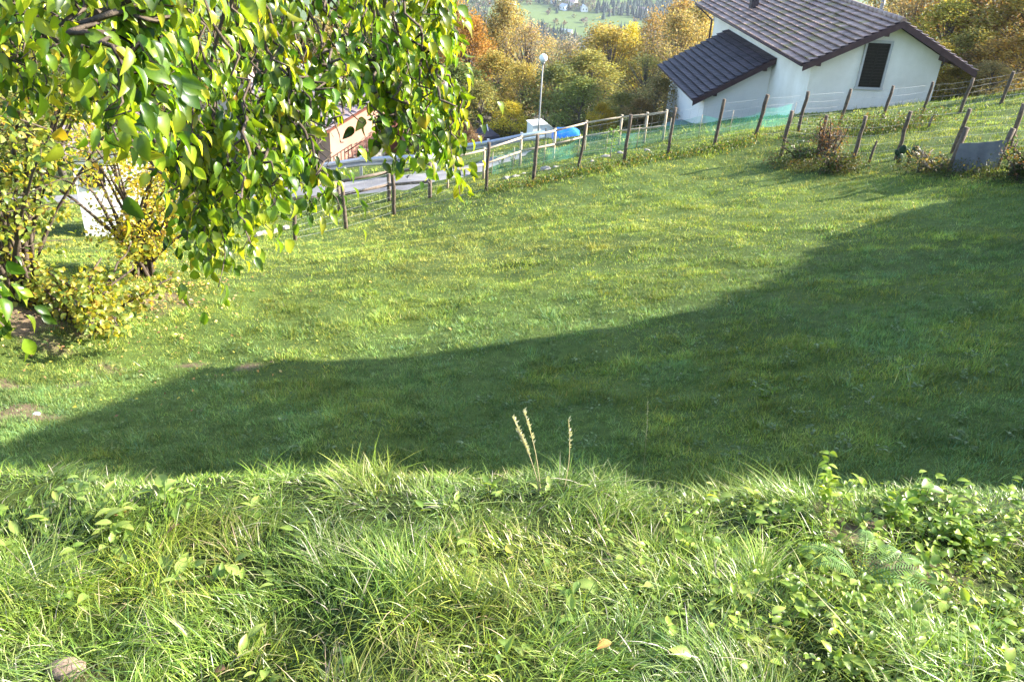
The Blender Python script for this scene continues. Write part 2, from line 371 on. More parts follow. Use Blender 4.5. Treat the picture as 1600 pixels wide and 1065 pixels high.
# foreground bank: long, lush, flopping in clumps
def long_grass():
    parts = []
    for (cnt, hmin, hmax, wmin, wmax) in [(64000, .025, .07, .0022, .0040), (148000, .06, .14, .0022, .0042), (32000, .09, .17, .0024, .0048)]:
        x, y, oaz, tq = tufts(cnt, 34, -4.0, 4.8, .75, 3.05, .034, .8)
        cl = vnoise(x, y, .22, 21); keep = infront(x, y, 800) & (bare(x, y) < .5 + .3 * rng.random(cnt)); rightthin = sstep(.7, 1.4, x) * .25
        keep &= rng.random(cnt) > np.maximum(rightthin, .5 * sstep(.55, .7, vnoise(x, y, .16, 31)))
        x, y, cl, oaz, tq = x[keep], y[keep], cl[keep], oaz[keep], tq[keep]; n = len(x)
        h = (.5 + .6 * tq[:, 0]) * rng.uniform(hmin, hmax, n) * (.35 + 1.15 * cl) * (1 - .3 * sstep(.9, 1.8, x))
        h *= 1 - .45 * sstep(1.7, 2.4, y) * (1 - .7 * (vnoise(x, y, .3, 33) > .62))
        flow = 2 * np.pi * (vnoise(x, y, .5, 22) * 1.7 + .1); az = np.where(rng.random(n) < .55, flow + rng.normal(0, .5, n), oaz + rng.normal(0, .4, n)); lean = np.abs(rng.normal(.35, .28, n)); bend = np.clip(rng.normal(.8, .45, n), 0, 1.6)
        w = rng.uniform(wmin, wmax, n)
        col = palette(n, [(.20, .30, .035), (.15, .26, .028), (.27, .35, .06), (.42, .43, .17), (.10, .19, .035), (.54, .47, .27)], [36, 26, 20, 6, 14, 3])
        pn = vnoise(x, y, .33, 25)[:, None]; col = col * (.78 + .4 * pn) * np.array([1, 1, 1]) ; col[:, 2] *= (1 + .7 * vnoise(x, y, .4, 26)); yl = sstep(.5, .75, vnoise(x, y, .45, 27))[:, None]; col = col * (1 + yl * (np.array([1.25, 1.05, .9]) - 1))
        col = col * rng.uniform(.8, 1.2, (n, 1)) * (.45 + .98 * tq[:, 1:2])
        parts.append(blades(x, y, h, w, az, lean, bend, 4, col))
    off = 0; Vs = []; Fs = []; Cs = []
    for v, f, c in parts: Vs.append(v); Fs.append(f + off); Cs.append(c); off += len(v)
    o = link('long_grass', arr_mesh('long_grass', np.concatenate(Vs), np.concatenate(Fs), M['grass'], np.concatenate(Cs)))
    props(o, 'long lush grass flopping in clumps on the bank in front', 'grass', kind='stuff')
long_grass()
def meadow():
    Vs = []; Fs = []; Cs = []; off = 0
    for (y0, y1, cnt, h0, h1_, w0, w1, seg) in [(2.9, 5.6, 125000, .04, .11, .003, .006, 2), (5.2, 8.6, 296000, .032, .08, .0032, .0060, 2), (8.4, 13, 318000, .032, .075, .005, .0095, 1), (13, 19, 284000, .03, .07, .008, .014, 1), (19, 27, 215000, .035, .085, .011, .019, 1), (27, 46, 90000, .05, .14, .02, .035, 1)]:
        x, y, oaz, tq = tufts(cnt, 26 if y0 < 13 else 14, -.98, .98, y0, y1, .05 if y0 < 13 else .07, .6, True)
        cl = vnoise(x, y, .35, 41) * .6 + vnoise(x, y, .13, 42) * .4
        keep = infront(x, y, 500) & (rng.random(cnt) > bare(x, y) * .72) & (rng.random(cnt) > .45 * sstep(.52, .74, vnoise(x, y, .35, 43))) & (road_dist(x, y) > 1.35)
        x, y, cl, oaz, tq = x[keep], y[keep], cl[keep], oaz[keep], tq[keep]; n = len(x)
        h = rng.uniform(h0, h1_, n) * (.35 + 1.3 * cl ** 1.5) * (.55 + 1.1 * tq[:, 0] ** 2)
        tuft = vnoise(x, y, .8, 47) > .74; h = np.where(tuft, h * 1.5, h)
        az = oaz + rng.normal(0, .6, n); lean = np.abs(rng.normal(.3, .25, n)); bend = np.clip(rng.normal(.3, .3, n), 0, 1)
        w = rng.uniform(w0, w1, n)
        col = palette(n, [(.235, .295, .055), (.17, .26, .045), (.30, .335, .065), (.39, .36, .13), (.10, .18, .045), (.48, .41, .24)], [32, 26, 18, 3.5, 18, 1])
        dry = ((vnoise(x, y, 2.3, 45) * .6 + vnoise(x, y, .8, 46) * .4) * (.72 + .28 * sstep(9, 14, y)))[:, None]
        col = col * (1 - .55 * sstep(.5, .8, dry)) + np.array([.27, .28, .075]) * .55 * sstep(.5, .8, dry)
        blu = (sstep(.4, .65, vnoise(x, y, 1.1, 48)) * .7 + .3)[:, None] * (1 - sstep(9, 15, y + 0 * x - .35 * x))[:, None]; col = col * (1 - .6 * blu) + np.array([.09, .195, .085]) * .6 * blu  # bluish clover patches, plus the near lawn's cool shade tint put into the colour
        col = col * (.8 + .5 * vnoise(x, y, .55, 49)[:, None]) * (.8 + .4 * vnoise(x, y, .17, 50)[:, None]) * rng.uniform(.8, 1.2, (n, 1))
        col = col * np.array([1.13, 1.06, 1.05]) * (.56 + 1.05 * tq[:, 1:2]) * np.where(tq[:, 2:3] > .9, np.array([1.25, 1.0, .8]), 1) * np.where(tq[:, 2:3] < .12, np.array([.8, .95, 1.5]), 1)
        v, f, c = blades(x, y, h, w, az, lean, bend, seg, col); Vs.append(v); Fs.append(f + off); Cs.append(c); off += len(v)
    o = link('meadow_grass', arr_mesh('meadow_grass', np.concatenate(Vs), np.concatenate(Fs), M['field'], np.concatenate(Cs)))
    props(o, 'short mown meadow grass covering the sloping field', 'grass', kind='stuff')
meadow()

# ------------------------------------------------------------------ leaves, bulk
def leaf_template(fold=.25, droop=.25):
    rows = [(0, 0), (.14, .2), (.36, .34), (.6, .32), (.82, .18), (1, 0)]
    V = []; F = []
    for t, w in rows:
        z = -droop * t * t
        if w == 0: V.append((0, t, z))
        else: V += [(-w, t, z + fold * w), (0, t, z), (w, t, z + fold * w)]
    F = [(0, 2, 1), (0, 3, 2)]
    for r in range(3):
        a = 1 + r * 3; F += [(a, a+1, a+4), (a, a+4, a+3), (a+1, a+2, a+5), (a+1, a+5, a+4)]
    a = 10; F += [(a, a+1, a+3), (a+1, a+2, a+3)]
    return np.array(V), np.array(F)
def rotmats(dirv, up_):
    """columns: x side, y along dirv, z normal"""
    y = dirv / np.linalg.norm(dirv, axis=1)[:, None]; x = np.cross(y, up_); x /= (np.linalg.norm(x, axis=1)[:, None] + 1e-9); z = np.cross(x, y)
    return np.stack([x, y, z], 2)
def bulk(name, tv, tf, pos, Rm, sc, col, mat, parent=None, width=None):
    T = np.repeat(tv[None], len(pos), 0)
    if width is not None: T = T * np.stack([width, np.ones_like(width), np.ones_like(width)], 1)[:, None]
    V = np.einsum('nij,nkj->nki', Rm, T * sc[:, None, None]) + pos[:, None]
    F = (np.arange(len(pos)) * len(tv))[:, None, None] + tf[None]
    cc = np.repeat(col, len(tv), 0)
    if len(tv) > 6:   # pale midrib, slightly yellower tip and rim, as in real leaves
        tone = np.where(np.abs(tv[:, 0]) < 1e-6, 1.28, .92); tip = tv[:, 1] ** 3
        tt = np.stack([tone * (1 + .35 * tip), tone * (1 + .08 * tip), tone], 1); cc = cc * np.tile(tt, (len(pos), 1))
    return link(name, arr_mesh(name, V.reshape(-1, 3), F.reshape(-1, tf.shape[1]), mat, cc, False), parent)
LT = leaf_template(.34, .3); LTC = leaf_template(.5, .55); CARD = (np.array([(0, 0, 0), (.36, .45, .06), (0, 1, -.06), (-.36, .45, .06)]), np.array([(0, 1, 2, 3)]))

# ------------------------------------------------------------------ the tree whose branches hang into the picture from the upper left
def hanging_tree():
    t = thing('fruit_tree', 'green leafy tree hanging its glossy branches into the top left of the view', 'tree', (-4.6, 2.1, h1(-4.6, 2.1)))
    base = Vector(t.location); mb = MB(); hub = Vector((-3.9, 2.6, 1.5))
    mb.tube([Vector((0, 0, -.1)), Vector((.05, .05, .9)), Vector((.25, .2, 2.2)), hub - base], [.19, .15, .13, .11], 12, jit=.1)
    tr = mb.build('trunk', M['bark'], t)
    # twigs: (list of px,py,D)
    tw = []
    def T(*p): tw.append([Vector(P(*q)) for q in p])
    T((560,-140,3.0),(640,20,3.0),(690,150,3.0),(712,300,3.0)); T((600,-120,3.3),(690,0,3.3),(712,110,3.3))
    T((520,-120,3.2),(600,60,3.2),(640,180,3.1),(665,270,3.0)); T((620,-90,3.6),(650,60,3.6),(668,160,3.6),(690,240,3.5))
    T((480,-120,3.3),(560,40,3.3),(600,130,3.2),(612,210,3.2)); T((430,-120,3.0),(500,60,3.0),(530,140,2.9),(560,200,2.9))
    T((350,-120,2.8),(430,60,2.8),(470,200,2.7),(530,330,2.6)); T((320,-120,2.9),(400,80,2.9),(440,220,2.8),(480,335,2.8))
    T((300,-100,2.7),(370,110,2.7),(400,250,2.6),(425,360,2.6)); T((250,-100,3.0),(330,120,3.0),(345,280,2.9),(350,440,2.8))
    T((250,-60,3.2),(310,140,3.2),(315,300,3.1),(330,420,3.0)); T((200,-90,2.9),(280,100,2.9),(300,230,2.9),(295,380,2.8))
    T((100,-120,1.7),(130,0,1.7),(160,110,1.65),(215,240,1.6)); T((60,-120,1.8),(110,10,1.8),(150,80,1.8),(230,150,1.75))
    T((200,-120,1.7),(240,-60,1.7),(290,20,1.7)); 
    T((160,-100,2.3),(200,40,2.3),(240,150,2.2),(270,240,2.2)); T((-150,250,2.6),(-60,380,2.6),(-10,470,2.6),(8,530,2.6))
    T((-150,330,2.5),(-60,420,2.5),(5,470,2.5)); T((440,-100,3.6),(520,40,3.6),(560,110,3.5),(610,150,3.4))
    T((120,-120,1.7),(180,-10,1.75),(200,60,1.75),(190,150,1.7))
    rr = random.Random(3)
    # random filling of the crown: hanging twigs at greater depth, denser at the top
    def low(x):
        pts = [(-100, 150), (0, 170), (100, 200), (230, 260), (270, 330), (300, 390), (350, 430), (400, 370), (450, 320), (520, 300), (545, 190), (600, 210), (650, 255), (700, 280), (722, 60), (760, -50)]
        for a, b in zip(pts, pts[1:]):
            if a[0] <= x <= b[0]: return a[1] + (b[1] - a[1]) * (x - a[0]) / (b[0] - a[0])
        return -50
    # side sprays thickening the hanging fringe
    nmain = len(tw)
    for w in list(tw):
        if project(np.array([list(w[-1])]))[0][0] < 60: continue
        D0 = w[-1].length
        for k in range(4 if D0 > 2.4 else 2):
            o_ = Vector((rr.gauss(-.02, .05), rr.gauss(0, .10), rr.gauss(0, .03))) * (D0 / 3); i0 = len(w) // 2 - 1
            a0 = w[i0].lerp(w[i0 + 1], rr.uniform(.2, .9)); e0 = w[-1].lerp(w[-2], rr.uniform(0, .5)) + o_ + Vector((.01, 0, rr.uniform(-.02, .06)))
            tw.append([a0, a0.lerp(e0, .5) + o_ * .6 + Vector((.02, 0, .03)), e0])
    nfr = len(tw)
    for i in range(220):
        D = rr.uniform(2.9, 6.0); x = rr.uniform(-150, 700); yb = low(x) * rr.uniform(.1, .97)
        L = rr.uniform(90, 200); T((x - rr.uniform(30, 90), yb - L, D + .15), (x - rr.uniform(5, 40), yb - L * .5, D), (x, yb, D - .1))
    # limbs from the hub to the twig heads
    lm = MB(); heads = [w[0] for w in tw[:nmain] + tw[nfr:]]
    anchors = [Vector(P(*q)) for q in [(560,-230,3.3), (430,-230,3.6), (300,-230,3.0), (150,-240,2.2), (560,-200,4.6), (330,-200,4.4), (60,-220,4.2), (-200,150,2.8), (-150,-150,3.6)]]
    for a in anchors:
        midp = hub.lerp(a, .5) + Vector((0, 0, .25)); lm.tube([hub - base, midp - base, a - base], [.06, .04, .02], 7)
    for hd in heads:
        a = min(anchors, key=lambda q: (q - hd).length); lm.tube([a - base, a.lerp(hd, .5) + Vector((0, 0, .04)) - base, hd - base], [.012, .009, .006], 5, cap=False)
    pos = []; dr = []; sz = []; nrm = []
    own = []
    for wi, w in enumerate(tw):
        # smooth polyline
        pts = []
        for i in range(len(w) - 1):
            for j in range(8): pts.append(w[i].lerp(w[i+1], j / 8))
        pts.append(w[-1]); pts = [p + Vector((rr.gauss(0, .014), rr.gauss(0, .014), rr.gauss(0, .008))) for p in pts]
        n = len(pts); lm.tube([p - base for p in pts], [.006 * (1 - .75 * i / n) for i in range(n)], 4, cap=False)
        ln = sum((pts[i+1] - pts[i]).length for i in range(n-1)); cnt = int(ln / .0125)
        for q in range(cnt):
            u = (q + rr.random()) / cnt; f = u * (n - 1); i = min(int(f), n - 2); p = pts[i].lerp(pts[i+1], f - i); d = (pts[i+1] - pts[i]).normalized()
            side = Vector((rr.gauss(0, 1), rr.gauss(0, 1), rr.gauss(0, .4))).normalized()
            if rr.random() < .6:   # short spur carrying the leaf off the twig
                p = p + side * rr.uniform(.02, .13) + Vector((0, 0, -.02))
            dd = (d * .5 + side * .6 + Vector((.35, .0, -.7))).normalized(); pos.append(p); dr.append(dd); sz.append(rr.uniform(.026, .056) * (.85 if p.length < 2.4 else 1))
            nn = Vector((rr.gauss(.35, .5), rr.gauss(-.25, .5), rr.gauss(.7, .4))); nrm.append(nn.normalized()); own.append(wi)
    pos = np.array(pos); own = np.array(own); a_, b_, _c = project(pos); keep = np.ones(len(pos), bool)
    for (gx_, gy_, rx_, ry_, pr_) in [(520, 222, 34, 40, .93), (556, 178, 32, 36, .88), (150, 290, 45, 60, .6), (380, 125, 30, 22, .6), (610, 200, 12, 30, .5)]:
        keep &= ~((((a_ - gx_) / rx_) ** 2 + ((b_ - gy_) / ry_) ** 2 < 1) & (rng.random(len(pos)) < pr_))
    gap = vnoise(a_, b_, 48, 91) * .65 + vnoise(a_, b_, 22, 92) * .35 + .12 * (b_ < 40)
    keep &= ~((own >= nfr) & (gap < .48) & (rng.random(len(pos)) < .88))
    pos = pos[keep] - np.array(base); dr = np.array(dr)[keep]; nrm = np.array(nrm)[keep]; sz = np.array(sz)[keep]; nrm = np.array(nrm); sz = np.array(sz); n = len(pos)
    col = palette(n, [(.135, .215, .018), (.075, .14, .016), (.235, .29, .025), (.035, .08, .014), (.34, .31, .03), (.34, .22, .03)], [30, 22, 28, 15, 3, .6])
    own = own[keep]; tone = rng.uniform(.55, 1.35, own.max() + 1)[own][:, None]; warm = rng.uniform(.8, 1.15, own.max() + 1)[own]
    col = col * rng.uniform(.8, 1.2, (n, 1)) * tone; col[:, 0] *= warm
    lm.build('branches', M['bark'], t)
    bulk('foliage', *LTC, pos, rotmats(dr, nrm), sz, col, M['leaf'], t, width=rng.uniform(.65, 1.1, n))
    print('hanging leaves', n)
hanging_tree()

# ------------------------------------------------------------------ yellowing multi-stemmed shrubs at the left
def stem_shrub(px, py, label, stems, leafn, hgt, spread, cols, wts, leaf=(.06, .11), group=None, dirs=None, low=0.0, name='shrub', cat='shrub', seed=1, mat='bark'):
    rr = random.Random(seed); g = G(px, py); t = thing(name, label, cat, g, 0, group); mb = MB(); tips = []
    for s in range(stems):
        a = rr.uniform(0, 2 * math.pi) if dirs is None else rr.choice(dirs) + rr.gauss(0, .35); out = rr.uniform(.25, 1) * spread; hh = hgt * rr.uniform(.6, 1.0)
        p0 = Vector((rr.uniform(-.2, .2), rr.uniform(-.2, .2), -.05)); pts = []
        for j in range(9):
            u = j / 8; pts.append(p0 + Vector((math.cos(a) * out * u ** 1.4, math.sin(a) * out * u ** 1.4, hh * (u - .12 * u * u))) + Vector((rr.gauss(0, .03), rr.gauss(0, .03), 0)) * u)
        mb.tube(pts, [.035 * (1 - .85 * j / 8) * rr.uniform(.7, 1.2) + .004 for j in range(9)], 6, jit=.1)
        for b in range(9):
            u = rr.uniform(.25, 1); f = u * 8; i = min(int(f), 7); q = pts[i].lerp(pts[i+1], f - i); ba = rr.uniform(0, 6.28); L = rr.uniform(.3, .85) * hgt * .2
            e = q + Vector((math.cos(ba) * L, math.sin(ba) * L, rr.uniform(-.35, .5) * L)); mb.tube([q, q.lerp(e, .5) + Vector((0, 0, .05)), e], [.010, .007, .004], 4, cap=False); tips += [(q, e)] * 2
        tips.append((pts[5], pts[8]))
    mb.build('stems', M[mat], t)
    pos = []; dr = []; nn = []
    for i in range(leafn):
        a, b = rr.choice(tips); p = a.lerp(b, rr.uniform(.15, 1.05)) + Vector((rr.gauss(0, .09), rr.gauss(0, .09), rr.gauss(-.02, .09)))
        if p.z < low: p.z = low + rr.random() * .3
        pos.append(p); d = Vector((rr.gauss(0, 1), rr.gauss(0, 1), rr.gauss(-.5, .6))).normalized(); dr.append(d); nn.append(Vector((rr.gauss(0, .6), rr.gauss(0, .6), 1)).normalized())
    if name in ('tall_shrub', 'yellow_shrub'):
        wp = np.array(pos) + np.array(g); a_, b_, _c = project(wp); kp = ~((((a_ - 155) / 42) ** 2 + ((b_ - 300) / 68) ** 2 < 1) & (rng.random(len(pos)) < .6))
        pos = [p for p, q in zip(pos, kp) if q]; dr = [p for p, q in zip(dr, kp) if q]; nn = [p for p, q in zip(nn, kp) if q]
    if name == 'tall_shrub':
        kp = [not (p.z < 1.9 and rr.random() < .55) for p in pos]
        pos = [p for p, q in zip(pos, kp) if q]; dr = [p for p, q in zip(dr, kp) if q]; nn = [p for p, q in zip(nn, kp) if q]
    n = len(pos); col = palette(n, cols, wts) * rng.uniform(.75, 1.2, (n, 1))
    bulk('leaves', *LT, np.array(pos), rotmats(np.array(dr), np.array(nn)), rng.uniform(leaf[0], leaf[1], n), col, M['shrubleaf'], t, width=rng.uniform(.9, 1.25, n))
    return t
YG = [(.38, .36, .06), (.25, .31, .06), (.14, .21, .04), (.06, .12, .02), (.38, .25, .06)]
stem_shrub(45, 470, 'tall many-stemmed shrub with green and yellow leaves at the left edge of the lawn', 24, 7400, 5.2, 2.8, YG, [20, 30, 30, 14, 3], name='tall_shrub', seed=4)
stem_shrub(225, 430, 'bright yellow leaved shrub sprawling low beside the tall left shrub', 20, 5200, 3.2, 2.4, [(.50, .42, .05), (.34, .36, .05), (.16, .22, .04), (.42, .27, .05)], [44, 34, 16, 6], leaf=(.045, .085), seed=8, name='yellow_shrub')
stem_shrub(150, 500, 'low yellow-green shrub trailing on the lawn in front of the tall left shrub', 14, 2000, .95, 1.7, YG, [34, 38, 20, 4, 4], seed=12, name='low_shrub')

# ------------------------------------------------------------------ background trees
def tree_mesh(idx, h, r, nclump, per, ls, bareness=0.0, seed=0, trunkfrac=.3):
    rr = random.Random(seed); mb = MB(); tp = [Vector((rr.gauss(0, .15) * j / 5, rr.gauss(0, .15) * j / 5, h * .85 * j / 5 - (.4 if j == 0 else 0))) for j in range(6)]
    mb.tube(tp, [.2 * h / 9 * (1 - .8 * j / 5) for j in range(6)], 7, jit=.15); cl = []
    for i in range(nclump):
        u = trunkfrac + (1.02 - trunkfrac) * rr.random() ** .85; a = rr.uniform(0, 6.283); v = (u - trunkfrac) / (1 - trunkfrac)
        rad = r * (math.sin(math.pi * min(1, .16 + .84 * v) ** .8) ** .7) * math.sqrt(rr.uniform(.15, 1)) * rr.uniform(.8, 1.15)
        c = Vector((math.cos(a) * rad, math.sin(a) * rad, h * u)); cl.append((c, rr.uniform(.32, .62) * r * .42))
        q = tp[min(5, max(1, int(u * 4)))]; mb.tube([q, q.lerp(c, .5) + Vector((0, 0, -.1)), c], [.05 * h / 9, .03 * h / 9, .012], 4, cap=False)
    pos = []; tone = []
    for c, cr in cl:
        tn = rr.uniform(.65, 1.3)
        m_ = int(per * rr.uniform(.5, 1.4))
        for j in range(m_):
            d = Vector((rr.gauss(0, 1), rr.gauss(0, 1), rr.gauss(0, .8))); d = d.normalized() * cr * rr.random() ** .45 * 1.5; pos.append(c + d); tone.append(tn * rr.uniform(.7, 1.3))
    n = len(pos); pos = np.array(pos); dr = np.array([Vector((rr.gauss(0, 1), rr.gauss(0, 1), rr.gauss(-.3, .8))).normalized() for _ in range(n)]); up_ = np.array([Vector((rr.gauss(0, 1), rr.gauss(0, 1), rr.gauss(.5, 1))).normalized() for _ in range(n)])
    tone = np.array(tone); col = np.stack([tone * rng.uniform(.85, 1.2, n), tone, tone * .9], 1)
    tv, tf = CARD; T = np.einsum('nij,nkj->nki', rotmats(dr, up_), tv[None] * (ls * rng.uniform(.6, 1.3, n))[:, None, None]) + pos[:, None]
    F = (np.arange(n) * 4)[:, None, None] + tf[None]
    crown = arr_mesh('crown', T.reshape(-1, 3), F.reshape(-1, 4), M['bgleaf'], np.repeat(col, 4, 0))
    trunk = mb.build('trunk', M['greybark'])
    tm = trunk.data; bpy.data.objects.remove(trunk); return tm, crown, h, r
TM = [tree_mesh(0, 9, 3.0, 95, 110, .17, seed=21), tree_mesh(1, 9, 3.3, 120, 85, .16, seed=22), tree_mesh(2, 9, 2.7, 80, 130, .18, seed=23), tree_mesh(3, 9, 3.2, 130, 34, .15, seed=24),
      tree_mesh(4, 4, 2.0, 70, 110, .13, seed=25, trunkfrac=.08), tree_mesh(5, 4, 2.2, 85, 90, .12, seed=26, trunkfrac=.05)]
FARM = [tree_mesh(6, 9, 3.2, 26, 36, .75, seed=31), tree_mesh(7, 9, 2.9, 22, 36, .75, seed=32)]
def put_tree(px, py_top, D, r, colr, mi, label, group='autumn trees on the slope below the house', name='autumn_tree', cat='tree', mlist=None, rz=None):
    x, y, zt = at(px, py_top, D); zb = h1(x, y); hh = max(1.2, zt - zb); tm, cm, h0, r0 = (mlist or TM)[mi]
    t = thing(name, label, cat, (x, y, zb), random.uniform(0, 6.28) if rz is None else rz, group); t.scale = (r / r0, r / r0, hh / h0)
    link('trunk', tm, t); c = link('crown', cm, t); c.color = (*colr, 1); return t
OR, RU, GO, OL, GN, DG, TA, YE, MA, PK = (.44,.24,.07), (.31,.23,.11), (.36,.31,.10), (.28,.28,.10), (.14,.19,.06), (.05,.085,.025), (.36,.31,.15), (.56,.50,.08), (.27,.24,.19), (.36,.29,.17)
BT = [
 (735, 35, 52, 2.0, (.38,.22,.07), 0, 'orange-red crowned tree just right of the hanging green branches'),
 (700, 5, 60, 3.2, RU, 1, 'rust brown tree whose top rises behind the orange-red one'),
 (712, 105, 46, 2.5, GN, 2, 'dark green tree below the orange-red crown'),
 (790, 8, 62, 2.6, TA, 0, 'tall tan-gold tree between the orange crown and the street lamp'),
 (828, 42, 57, 2.5, PK, 3, 'thinning pinkish-brown tree up and left of the lamp globe'),
 (775, 88, 50, 1.9, GO, 2, 'narrow orange-yellow tree left of the lamp pole'),
 (820, 105, 47, 1.9, GO, 1, 'golden tree directly behind the lamp pole'),
 (752, 135, 44, 1.9, OL, 5, 'small olive tree low down left of the lamp pole'),
 (872, 110, 46, 2.2, (.22,.26,.11), 4, 'grey-green bushy tree just right of the lamp pole'),
 (912, 128, 43, 1.9, (.20,.25,.09), 5, 'smaller grey-green tree behind the wooden rail fence'),
 (960, 52, 57, 3.5, GO, 1, 'broad golden-tan tree in the middle of the slope'),
 (988, 48, 60, 1.7, YE, 2, 'small bright yellow crown poking above the tan trees'),
 (925, 88, 50, 2.3, OL, 0, 'olive-yellow tree in front of the broad golden-tan one'),
 (1012, 92, 47, 2.6, OL, 3, 'loose olive tree left of the annex roof'),
 (1065, 28, 56, 2.9, (.33,.28,.14), 1, 'pinkish-tan tree beside the main roof eave'),
 (1025, 25, 66, 2.2, RU, 3, 'slim brown tree between the yellow crown and the roof'),
 (1095, 20, 62, 2.6, TA, 0, 'tan tree half hidden behind the main roof corner'),
 (1030, 125, 43, 1.7, TA, 5, 'brown-olive bush at the left wall of the annex'),
 (975, 150, 42, 1.6, OL, 4, 'low olive bush behind the rail fence'),
 (890, 68, 80, 3.2, MA, 3, 'bare mauve-grey tree right of and above the lamp globe'),
 (800, 165, 43, 1.3, YE, 4, 'low yellow-green bush behind the guard rail'),
 (650, 30, 58, 3.5, GN, 0, 'green tree seen through the hanging leaves above the salmon house'),
 (590, 40, 62, 3.6, OL, 1, 'olive tree seen through the hanging leaves, left of the green one'),
 (520, 30, 60, 3.6, TA, 2, 'tan tree behind the hanging leaves over the salmon roof'),
 (440, 50, 62, 3.6, GO, 0, 'golden tree behind the densest hanging leaves'),
 (350, 40, 58, 3.6, OL, 1, 'olive tree behind the leaves up and left of the salmon house'),
 (250, 60, 55, 3.6, GO, 2, 'gold-yellow tree behind the leaves in the upper left'),
 (150, 60, 50, 3.6, (.36,.33,.08), 0, 'yellow-olive tree above the white outbuilding'),
 (50, 40, 48, 3.6, GN, 1, 'green tree behind the tall left shrub'),
 (-60, 60, 46, 3.6, OL, 2, 'olive tree beyond the left edge'),
 (1445, -10, 52, 3.0, PK, 3, 'thin brown tree rising behind the roof ridge pole'),
 (1495, 10, 46, 2.4, (.36,.36,.09), 0, 'yellow-green tree right of the gable peak'),
 (1540, -50, 52, 3.0, OR, 1, 'orange tree at the upper right'),
 (1585, -40, 48, 2.8, RU, 2, 'russet tree in the top right corner'),
 (1640, -20, 46, 2.8, GO, 0, 'golden tree at the far right edge'),
 (1400, -30, 60, 3.0, TA, 1, 'tan tree hidden behind the ridge of the roof'),
 (1475, 75, 42, 1.6, (.48,.42,.09), 4, 'yellow bush directly right of the gable wall'),
 (1525, 55, 43, 2.0, OL, 5, 'olive bush behind the far fence line'),
 (1565, 70, 42, 1.9, RU, 4, 'rusty red-brown bush behind the far fence line'),
 (1610, 60, 41, 2.2, (.42,.30,.09), 5, 'brown-gold bush at the right edge behind the fence'),
 (1500, 125, 39, 1.2, GO, 4, 'small golden bush at the foot of the gable corner'),
 (1550, 118, 39, 1.3, TA, 5, 'small tan bush below the rusty one'),
]
for b in BT: put_tree(*b)
BT2 = [(22.5, 35.9, 2.6, 2.4, GO, 0, 'tall golden tree beyond the right edge whose shade falls across the garden by the annex'), (25.5, 37.0, 3.4, 2.4, OL, 1, 'tall olive tree beyond the right edge behind the golden one'),
 (18.6, 28.6, -3.0, 1.3, OL, 4, 'olive bush beyond the right edge by the far fence line'), (20.0, 29.6, -2.8, 1.3, RU, 5, 'rusty bush beyond the right edge by the far fence line')]
for (x, y, zt_, r_, cc, mi, lab) in BT2:
    zb = h1(x, y); tm, cm, h0, r0 = TM[mi]; t = thing('shade_tree' if mi < 4 else 'shade_bush', lab, 'tree' if mi < 4 else 'bush', (x, y, zb), 1.0, 'autumn trees on the slope below the house'); t.scale = (r_ / r0, r_ / r0, (zt_ - zb) / h0)
    link('trunk', tm, t); c = link('crown', cm, t); c.color = (*cc, 1)
# woods further down the slope: look-alikes of three kinds
kinds = [('bare brownish tree in the wood further down the slope', MA), ('tan autumn tree in the wood further down the slope', TA), ('olive tree in the wood further down the slope', OL), ('rust coloured tree in the wood further down the slope', RU)]
rr = random.Random(77)
for i in range(90):
    D = rr.uniform(72, 430); px = rr.uniform(500, 1300); x, y, _ = at(px, 60, D); lab, cc = rr.choice(kinds); hh = rr.uniform(8, 13); zb = h1(x, y)
    tm, cm, h0, r0 = TM[rr.choice((0, 1, 2, 3))] if D < 120 else FARM[rr.choice((0, 1))]
    t = thing('slope_tree', lab, 'tree', (x, y, zb), rr.uniform(0, 6.28), 'woods further down the slope: ' + lab.split(' tree')[0]); sx = rr.uniform(1.0, 1.4); t.scale = (sx, sx, hh / h0)
    link('trunk', tm, t); c = link('crown', cm, t); v = rr.uniform(.8, 1.15); c.color = (cc[0] * v, cc[1] * v, cc[2] * v, 1)

# ------------------------------------------------------------------ the far valley
def farground(px, py):
    r = ray(px, py); t = np.arange(450, 2200, 3.0); q = t[:, None] * r; d = q[:, 2] - H(q[:, 0], q[:, 1])
    if not (d < 0).any(): return None
    return q[int(np.argmax(d < 0))]
def inpoly(x, y, poly):
    c = False; j = len(poly) - 1
    for i in range(len(poly)):
        a, b = poly[i], poly[j]
        if (a[1] > y) != (b[1] > y) and x < (b[0] - a[0]) * (y - a[1]) / (b[1] - a[1]) + a[0]: c = not c
        j = i
    return c
MEADOWS = [[(745, 12), (800, 10), (860, 8), (872, 16), (915, 20), (985, 26), (1010, 40), (1010, 50), (935, 52), (905, 66), (880, 60), (860, 48), (815, 44), (770, 38)], [(925, 0), (985, 2), (985, 8), (930, 8)], [(1000, 36), (1050, 38), (1050, 46), (1005, 44)], [(600, 10), (740, 4), (740, 16), (620, 26)]]
def conifer(v, f, c, p, h, rr, tone):
    n = 7; layers = 5; b = len(v)
    for l in range(layers):
        z0 = h * (.08 + .17 * l); z1 = z0 + h * .34; rd = h * .24 * (1 - l / (layers + .3)); b = len(v); o = rr.random()
        for k in range(n):
            a = 6.283 * (k + o) / n; q = rd * rr.uniform(.75, 1.2); v.append((p[0] + q * math.cos(a), p[1] + q * math.sin(a), p[2] + z0 - rr.random() * .04 * h))
        v.append((p[0], p[1], p[2] + z1))
        for k in range(n): f.append((b + k, b + (k+1) % n, b + n)); 
        c += [tone] * (n + 1)
